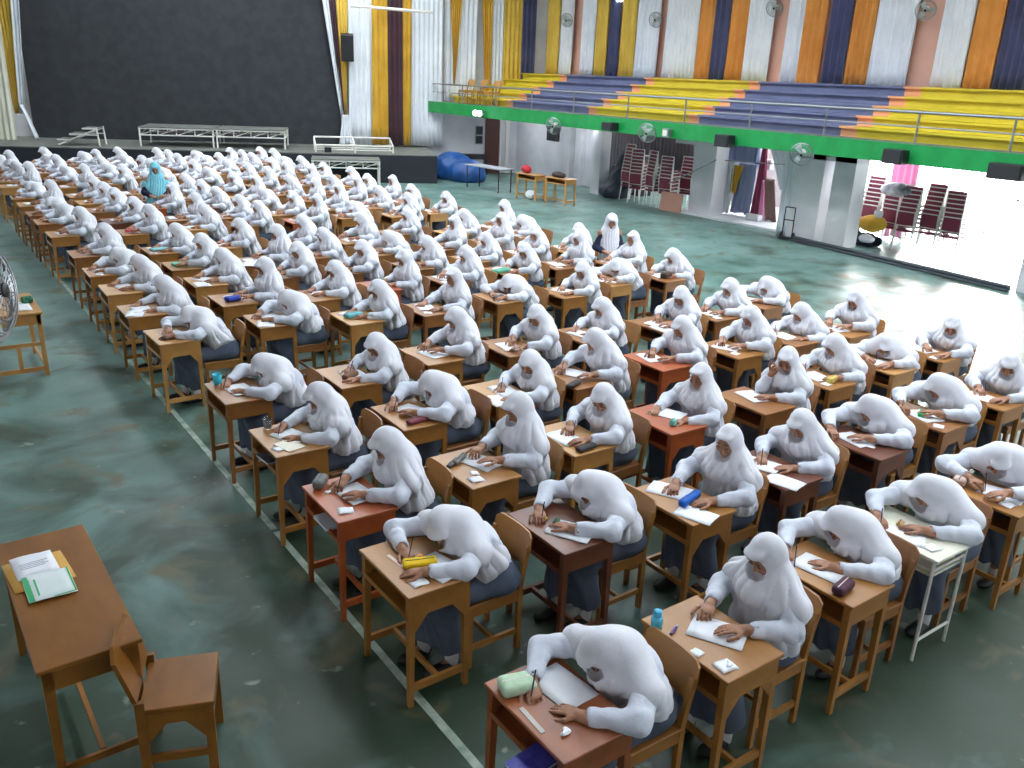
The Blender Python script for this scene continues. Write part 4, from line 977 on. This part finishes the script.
for x, y, lb in ((2.96, 2.14, 'crumpled white tissue on the second nearest desk'), (1.99, 2.22, 'crumpled white tissue bits on the nearest desk')):
    lump('tissue', lb, 'tissue', (x-.03, y-.03, .7515), (x+.03, y+.03, .77), [((x, y, .757), (.028, .014, .012)), ((x+.015, y+.012, .757), (.014, .022, .01))], M['paper'], .004, .003, x, None, .008, .7515)
def book(label, x, y, z, rz, w, h, th, rgb, rgb2=None, page=True):
    t = sd(empty('book', (x, y, z), rz), label, 'book')
    bm = NB(); box(bm, -w/2, w/2, -h/2, h/2, 0, .002); box(bm, -w/2, w/2, -h/2, h/2, th-.002, th); box(bm, w/2-.002, w/2, -h/2, h/2, 0, th); mk('cover', bm, mat('book_cover', rgb, .4, rgb2=rgb2 or rgb, scale=25), t)
    bm = NB(); box(bm, -w/2+.004, w/2-.003, -h/2+.003, h/2-.003, .002, th-.002); mk('pages', bm, M['paper'], t); return t
book('blue violet book sticking out of the nearest desk shelf', 1.86, 2.28, .604, .1, .20, .14, .02, (56, 60, 160), (90, 90, 190))
book('white book in the shelf of the reddish orange desk', 2.00, 4.72, .604, 0, .14, .22, .015, (214, 220, 226))
book('dark book in the shelf of the desk with the drinking glass', 2.02, 5.86, .604, .1, .14, .2, .02, (70, 60, 74), (120, 120, 130))
book('thin booklet lying on the desk with the tall glass', 2.12, 5.70, .7515, .25, .15, .2, .006, (226, 220, 200))
book('white book on the shelf of a desk in the third row', 4.02, 6.98, .604, 0, .14, .22, .015, (216, 216, 220))
# bits on the cluttered desk of the second row
for i, (dx, dy, c, lb) in enumerate(((.0, .17, (226, 220, 40), 'yellow'), (.06, .10, (70, 110, 70), 'dark green'), (.08, -.02, (84, 130, 84), 'leaf green'), (.02, .02, (210, 214, 214), 'silver'))):
    pouch(f'small {lb} wrapper on the cluttered dark desk behind a tall chair back', 3.06+dx, 3.62+dy, .7*i, .07, .04, .018, c, cat='wrapper', name='wrapper')
pouch('small pink and green eraser toys on the cream topped desk', 5.04, 2.50, .3, .07, .04, .03, (200, 190, 110), (214, 120, 130), cat='eraser', name='eraser')
pouch('pinkish crumpled bag at the corner of the right edge desk', 6.02, 2.62, .3, .14, .09, .06, (206, 178, 168), cat='bag', name='plastic_bag')
pouch('small teal and white box on the light desk near the upright person', 4.97, 4.50, .3, .05, .05, .06, (120, 200, 190), cat='box', name='small_box')

# ------------------------------------------------------------------ the tables at the left
t = sd(empty('teacher_table', (.39, 4.55, 0), .02), 'orange brown wooden table at the lower left with envelope and papers', 'table'); W = M['teacher']
bm = NB(); box(bm, -.235, .235, -.68, .68, .725, .75, bev=.004); mk('tabletop', bm, W, t)
bm = NB()
for y in (-.65, .65): box(bm, -.21, .21, y-.01, y+.01, .61, .725)
for x in (-.205, .205): box(bm, x-.01, x+.01, -.64, .64, .61, .725)
mk('apron', bm, W, t)
for x in (-.215, .215):
    for y in (-.66, .66): mk('leg', leg_mesh(x, y, .725, .05, .035), W, t)
bm = NB(); box(bm, -.012, .012, -.62, .62, .12, .15); box(bm, -.19, .19, -.65, -.63, .11, .15); box(bm, -.19, .19, .63, .65, .11, .15); mk('stretcher', bm, W, t)
# big chair beside it
t = sd(empty('wooden_chair', (.81, 3.84, 0), PI-.36), 'orange brown wooden chair with arched side beside the lower left table', 'chair')
bm = NB(); box(bm, -.15, .20, -.20, .20, .43, .455, bev=.004); mk('seat', bm, W, t)
bm = NB(); hexa(bm, [(.20, -.2, .50), (.222, -.2, .50), (.222, .2, .50), (.20, .2, .50)], [(.27, -.2, .74), (.292, -.2, .74), (.292, .2, .74), (.27, .2, .74)])
hexa(bm, [(.27, -.2, .74), (.292, -.2, .74), (.292, .2, .74), (.27, .2, .74)], [(.285, -.14, .80), (.30, -.14, .80), (.30, .14, .80), (.285, .14, .80)]); mk('backrest', bm, W, t)
for y in (-.19, .19):
    bm = NB(); box(bm, .17, .215, y-.015, y+.015, 0, .5); mk('back_leg', bm, W, t); bm = NB(); box(bm, -.145, -.10, y-.015, y+.015, 0, .43); mk('front_leg', bm, W, t)
    bm = NB(); box(bm, -.10, .17, y-.011, y+.011, .36, .43)
    for s, x in ((1, -.10), (-1, .17)):
        a = [(x, y-.011, .36), (x+.09*s, y-.011, .36), (x, y-.011, .25)]; b = [(q[0], y+.011, q[2]) for q in a]; hexa(bm, a if s < 0 else a[::-1], b if s < 0 else b[::-1])
    box(bm, -.10, .17, y-.011, y+.011, .13, .17); mk('side_panel', bm, W, t)
bm = NB(); box(bm, -.145, -.125, -.18, .18, .36, .43); box(bm, .185, .205, -.18, .18, .36, .43); mk('cross_rail', bm, W, t)
o = sheet('envelope', 'brown paper envelope under the sheets on the lower left table', 'envelope', .31, 4.79, .7505, .30, .34, .08, mat('brown_envelope', (214, 164, 76), .7))
o = sheet('printed_sheet', 'white printed sheet lying on the brown envelope', 'paper', .30, 4.86, .756, .21, .26, .06)
bm = NB()
for k in range(4): box(bm, -.07, .07-.02*(k % 2), .03-.018*k, .036-.018*k, .0055, .0062)
mk('print', bm, M['ink'], o)
o = sheet('answer_form', 'white and green form at the front of the envelope', 'paper', .335, 4.60, .761, .23, .28, .02, mat('pale_form', (222, 232, 232), .6))
bm = NB(); box(bm, -.113, -.085, -.135, .135, .0055, .0063); box(bm, -.065, -.055, -.135, .135, .0055, .0063); box(bm, -.11, .11, -.138, -.130, .0055, .0063); box(bm, .105, .113, -.135, .135, .0055, .0063); mk('green_border', bm, mat('form_green', (60, 170, 110), .6), o)
t = sd(empty('wooden_table', (.86, 11.0, 0)), 'pale brown wooden table at the left edge below the fan', 'table'); W = M['pale']
bm = NB(); box(bm, -.29, .29, -.48, .52, .725, .75, bev=.004); mk('tabletop', bm, W, t)
bm = NB(); box(bm, -.26, .26, -.46, -.44, .61, .725); box(bm, -.26, .26, .48, .50, .61, .725); box(bm, .24, .26, -.45, .49, .61, .725); mk('apron', bm, W, t)
for x in (-.27, .27):
    for y in (-.46, .50): mk('leg', leg_mesh(x, y, .725, .05, .045), W, t)
bm = NB(); box(bm, -.25, .25, -.455, -.425, .06, .11); box(bm, -.25, .25, -.455, -.425, .36, .40); box(bm, -.02, .02, -.46, -.42, .1, .37); box(bm, .235, .26, -.44, .48, .08, .12); mk('stretcher', bm, W, t)
sheet('sheet', 'white sheet on the pale table at the left edge', 'paper', 1.0, 10.85, .7515, .14, .4, 0)
pouch('small green bag on the pale table at the left edge', 1.06, 11.0, .2, .12, .08, .08, (60, 150, 110), (30, 60, 50), cat='bag', name='bag')

# ------------------------------------------------------------------ storage under the balcony
for i, (x, y, rz, lb) in enumerate(((15.5, 20.65, .1, 'light brown desk under the balcony carrying a red bag'), (15.75, 19.55, .1, 'light brown desk under the balcony carrying a dark box'))):
    d = copy_tree(proto_desk['plain']); cover(d, M['pale']); d.location = (x, y, 0); d.rotation_euler = (0, 0, rz); d.scale = (1, 1.5, 1); sd(d, lb, 'desk')
lump('red_bag', 'red bag on the left desk under the balcony', 'bag', (15.3, 20.6, .76), (15.7, 21, 1), [((15.5, 20.9, .86), (.14, .18, .12))], mat('red_bag_cloth', (190, 40, 60), .6), .03, .01, 1, None, .05, .7515)
lump('dark_box', 'dark bundle on the right desk under the balcony', 'bundle', (15.5, 19.3, .76), (16, 19.9, .95), [((15.75, 19.65, .82), (.15, .28, .09))], mat('dark_bundle_cloth', (60, 44, 46), .7), .03, .01, 2, None, .05, .7515)
lump('white_bag', 'white bag on the floor under the left balcony desk', 'bag', (15.3, 20.5, 0), (15.8, 21, .3), [((15.55, 20.7, .14), (.15, .16, .14))], M['paper'], .03, .01, 2, None, .05, 0)
# heap of dark covered things
lump('dark_heap', 'large heap of things under a dark blue black cover', 'heap', (18.0, 19.4, 0), (19.3, 20.5, 1.4), [((18.6, 20.05, .45), (.4, .38, .55)), ((18.7, 20.4, .5), (.32, .25, .5)), ((18.7, 20.05, 1.0), (.3, .26, .45)), ((18.4, 20.15, .2), (.45, .48, .28))], mat('dark_cover', (44, 52, 70), .6, rgb2=(30, 36, 50), scale=5), .05, .03, 1)
t = sd(empty('dark_cabinet', (19.6, 20.35, 0)), 'tall black cabinet behind the dark heap, left side', 'cabinet'); bm = NB(); box(bm, -.25, .25, -.35, .35, 0, 1.25, bev=.02); mk('body', bm, M['black'], t); bm = NB(); box(bm, -.27, -.25, -.02, .02, .5, .75); mk('handle', bm, M['metal'], t)
drape('black curtain at the back of the storage bay', (21.4, 24.2), (21.4, 21.5), .0, 2.5, M['stageface'], 'curtains under the balcony')
drape('dark curtain behind the dark heap in the storage bay', (21.2, 21.6), (21.2, 19.6), .1, 2.5, M['stageface'], 'curtains under the balcony')
drape('maroon curtain behind the stacked chairs on the left', (21.3, 21.5), (21.3, 20.7), 1.0, 2.5, M['c_maroon'], 'curtains under the balcony')
bm = NB(); box(bm, -.02, .02, -.42, .42, 0, .52, bev=.005); o = sd(mk('board', bm, mat('pinkish_board', (190, 140, 122), .6)), 'pinkish brown board leaning before the stacked chairs', 'board'); o.location = (17.95, 17.28, 0); o.rotation_euler = (0, .12, 0)
# stacked banquet chairs
def banquet():
    bm = NB()
    g0 = [(-.2, -.2), (.2, -.2), (.2, .2), (-.2, .2)]
    box(bm, -.2, .2, -.2, .2, .42, .47, 1, bev=.0)
    box(bm, .19, .22, -.19, .19, .58, .86, 1)
    for y in (-.2, .2):
        bar(bm, (-.2, y, 0), (-.17, y, .42), .014, 5); bar(bm, (.24, y, 0), (.19, y, .45), .014, 5); bar(bm, (.19, y, .45), (.225, y, .88), .014, 5); bar(bm, (-.18, y, .42), (.19, y, .42), .014, 5)
    bar(bm, (.225, -.2, .88), (.225, .2, .88), .014, 5); bar(bm, (.2, -.2, .56), (.2, .2, .56), .012, 5); bar(bm, (-.18, -.2, .42), (-.18, .2, .42), .014, 5)
    return mk('stacked_chair', bm, [M['white_metal'], M['maroon_pad']])
b0 = banquet(); first = True
stacks = [((18.4, 19.45), 9, 'left', 0), ((18.25, 18.95), 8, 'left', .3), ((18.35, 18.35), 8, 'left', -.2), ((18.3, 17.75), 7, 'left', .2), ((18.9, 17.5), 7, 'left', .1),
          ((19.2, 12.25), 8, 'right', .1), ((19.2, 11.75), 8, 'right', 0), ((19.1, 11.15), 6, 'right', -.1), ((19.0, 10.72), 7, 'right', .1), ((19.2, 10.25), 8, 'right', 0), ((19.2, 9.75), 7, 'right', .1)]
cnt = {}
for (x, y), n, grp, rz in stacks:
    cnt[grp] = cnt.get(grp, 0)+1; sn = ordn[cnt[grp]-1]
    for k in range(n):
        if first: o = b0; first = False
        else: o = b0.copy(); COL.objects.link(o)
        o.location = (x+.012*k, y+.006*k*math.sin(x*9+y*5), .098*k); o.rotation_euler = (0, 0, PI+rz)
        ln = 'lowest' if k == 0 else ('topmost' if k == n-1 else ordn[k]+' above the lowest')
        side = 'beside the dark heap' if grp == 'left' else 'near the bright opening'
        sd(o, f'maroon banquet chair, {ln}, {sn} stack from the left {side}', 'chair', 'stacked banquet chairs '+side)
# cloths hanging and lying about
gH = 'cloths hanging under the balcony'
drape('ochre yellow cloth hanging beside the white pillar', (18.9, 16.75), (18.9, 16.45), .25, 1.45, M['c_gold'], gH, nf=3)
drape('white cloth hanging right of the ochre cloth', (18.85, 16.1), (18.85, 15.95), .1, 1.52, M['c_white'], gH, nf=3, q0=(18.85, 16.4), q1=(18.85, 15.9))
drape('narrow ochre cloth between white and grey cloths', (18.9, 15.95), (18.9, 15.8), .65, 1.4, M['c_gold'], gH, nf=2, q0=(18.9, 16.0), q1=(18.9, 15.6))
drape('blue grey cloth hanging to the floor under the balcony', (19.0, 16.0), (19.0, 15.35), .12, 1.45, M['c_grey'], gH, q0=(19.0, 15.9), q1=(19.0, 15.3))
drape('wide blue grey swag hanging high under the balcony', (19.1, 16.6), (19.1, 15.3), 1.48, 2.1, M['c_grey'], gH)
drape('white swag cloth stretched below the blue grey swag', (19.2, 16.3), (19.2, 14.9), 1.35, 1.62, M['c_white'], gH)
drape('maroon pointed cloth hanging right of the grey cloth', (19.05, 15.35), (19.05, 14.85), .08, 1.9, M['c_maroon'], gH, q0=(19.05, 15.2), q1=(19.05, 15.05), amp=.02)
drape('pink cloth in front of the maroon pointed cloth', (18.95, 15.0), (18.95, 14.75), .06, 1.1, M['c_pink'], gH, q0=(18.95, 15.0), q1=(18.95, 14.92), nf=3, amp=.02)
drape('brown curtain left of the bright doorway', (19.0, 14.72), (19.0, 14.35), .06, 1.15, mat('brown_drape', (150, 122, 112), .8), gH, q0=(19.0, 14.9), q1=(19.0, 14.6))
drape('white curtain drawn aside at the bright doorway', (18.95, 14.4), (18.95, 14.0), .9, 2.12, M['c_white'], gH, q0=(18.95, 15.0), q1=(18.95, 14.0))
drape('white curtain hanging left of the white door frame', (17.7, 13.35), (17.7, 13.0), .02, 2.1, M['c_white'], gH)
drape('pink cloth wrapped column behind the right stacked chairs', (20.0, 11.95), (20.0, 11.3), .05, 2.12, M['c_pink'], gH)
bm = NB(); box(bm, -.1, .1, -.22, .22, 0, .16, bev=.02); o = sd(mk('white_block', bm, M['plaster']), 'low white block on the floor below the pink cloth', 'block'); o.location = (18.7, 14.9, .06)
lump('clothes_heap', 'dark heap of cloth on the floor before the right chair stacks', 'heap', (18.3, 11.3, 0), (18.9, 12.3, .5), [((18.6, 12.0, .15), (.25, .35, .22)), ((18.6, 11.5, .12), (.25, .3, .18)), ((18.6, 11.0, .1), (.2, .4, .12))], mat('dark_slate_cloth', (52, 62, 76), .8), .03, .02, 3)
lump('ochre_cushion', 'round ochre yellow cloth bundle on the dark heap', 'bundle', (18.3, 11.1, .3), (18.8, 11.8, .8), [((18.55, 11.35, .53), (.22, .36, .2))], M['c_gold'], .03, .012, 4, None, .1, .25)
lump('white_cloth_bundle', 'white cloth bundle beside the ochre yellow bundle', 'bundle', (18.2, 11.2, .1), (18.7, 12.1, .7), [((18.35, 11.3, .2), (.12, .2, .1)), ((18.45, 11.75, .45), (.12, .14, .2)), ((18.5, 11.2, .8), (.1, .1, .14))], M['c_white'], .025, .012, 5, None, .08, .1)
lump('grey_cloth_bundle', 'grey and white cloth bundle lying on top of the chair stacks', 'bundle', (18.6, 10.6, 1.0), (19.4, 11.6, 1.5), [((18.95, 11.1, 1.32), (.3, .42, .16))], mat('grey_white_cloth', (96, 96, 112), .8, rgb2=(230, 230, 236), scale=3), .035, .02, 6, None, .1, 1.15)
# gate bars outside
t = sd(empty('metal_gate', (21.6, 11.1, 0)), 'pinkish metal gate bars outside behind the chair stacks', 'gate'); pm = mat('pink_gate_paint', (226, 190, 206), .6)
bm = NB()
for z in (.3, 1.1, 1.85): box(bm, -.02, .02, -1.1, .95, z-.02, z+.02)
mk('rail', bm, pm, t)
for k in range(18): bm = NB(); box(bm, -.015, .015, -1.1+.12*k-.012, -1.1+.12*k+.012, .0, 1.95); mk('bar', bm, pm, t)
# long bundle of poles on the floor
t = sd(empty('pole_bundle', (17.05, 10, 0)), 'long dark bundle of poles lying on the floor before the bright opening', 'poles')
for i, (dx, z) in enumerate(((-.07, .03), (0, .03), (.07, .03), (-.03, .085), (.04, .085))): bm = NB(); bar(bm, (.33+dx, 2.6, z), (-.32+dx, -2.75, z), .028, 7); mk('pole', bm, mat('dark_pole', (70, 76, 84), .5), t)
t = sd(empty('hand_trolley', (17.45, 12.85, 0), .3), 'small black folding hand trolley beside the white pillar', 'trolley')
bm = NB(); bar(bm, (0, -.12, .1), (0, -.12, .75), .014); bar(bm, (0, .12, .1), (0, .12, .75), .014); bar(bm, (0, -.12, .75), (0, .12, .75), .014); bar(bm, (0, -.12, .45), (0, .12, .45), .012); mk('handle', bm, M['black'], t)
for y in (-.15, .15): bm = NB(); lathe(bm, [(.08, -.02), (.08, .02)], 14, M=Matrix.Translation((0, y, .08)) @ Matrix.Rotation(PI/2, 4, 'X')); mk('wheel', bm, M['black'], t)
bm = NB(); box(bm, -.22, 0, -.14, .14, .03, .06); mk('base_plate', bm, M['black'], t)
# bare pole and bench seen through the doorway
bm = NB(); bar(bm, (18.05, 17.5, .75), (18.1, 15.9, 1.55), .02, 6); sd(mk('pole', bm, M['metal']), 'thin grey pole leaning against the white pillar beside the stacked chairs', 'pole')
# greenery outside at the right
def foliage(label, c, r, n, ph, trunk):
    t = sd(empty('leafy_tree', (c[0], c[1], 0)), label, 'tree'); R_ = random.Random(ph); bm = NB()
    for i in range(n):
        u = Vector((R_.gauss(0, .45), R_.gauss(0, .45), R_.gauss(0, .45))); p_ = Vector((u.x*r[0], u.y*r[1], u.z*r[2]+c[2])); a = R_.random()*6; s = R_.uniform(.04, .08)
        d = Vector((math.cos(a), math.sin(a), R_.uniform(-.5, .5)))*s; e = Vector((-d.y, d.x, R_.uniform(-.02, .02)))*.5
        bm.faces.new([bm.verts.new(p_-d), bm.verts.new(p_+e), bm.verts.new(p_+d), bm.verts.new(p_-e)])
    mk('foliage', bm, M['leaf'], t); bm = NB(); bar(bm, (0, 0, 0), (0, 0, c[2]), .05, 8); mk('trunk', bm, M['darkwood'], t)
bm = NB(); bar(bm, (18.95, 13.0, 1.62), (18.6, 16.4, 1.5), .012, 6); sd(mk('clothes_line', bm, M['metal']), 'thin rod the ochre, white and grey cloths hang from', 'rod')
foliage('pale green bush in the bright opening at the right edge', (19.2, 7.6, 1.35), (.5, 1.0, .45), 2600, 1, 1)
foliage('small green plant hanging in the bright gap left of the pillars', (18.6, 13.45, 1.85), (.2, .25, .25), 500, 2, 1)
# desks and chairs kept on the balcony
for x, y, lb in ((16.8, 26.4, 'pale brown chair on the balcony, nearest to the stage corner'), (16.8, 25.6, 'pale brown chair on the balcony, second from the stage corner'), (16.85, 24.9, 'pale brown chair on the balcony beside the yellow steps')):
    c = copy_tree(proto_chair); cover(c, M['pale']); c.location = (x, y, 2.49); c.rotation_euler = (0, 0, rnd.uniform(-.4, .4)); sd(c, lb, 'chair')
# drop the prototypes that only served as sources
def wipe(o):
    for ch in list(o.children): wipe(ch)
    bpy.data.objects.remove(o)
for o in list(proto_desk.values())+[proto_chair, far_desk, far_chair]: wipe(o)
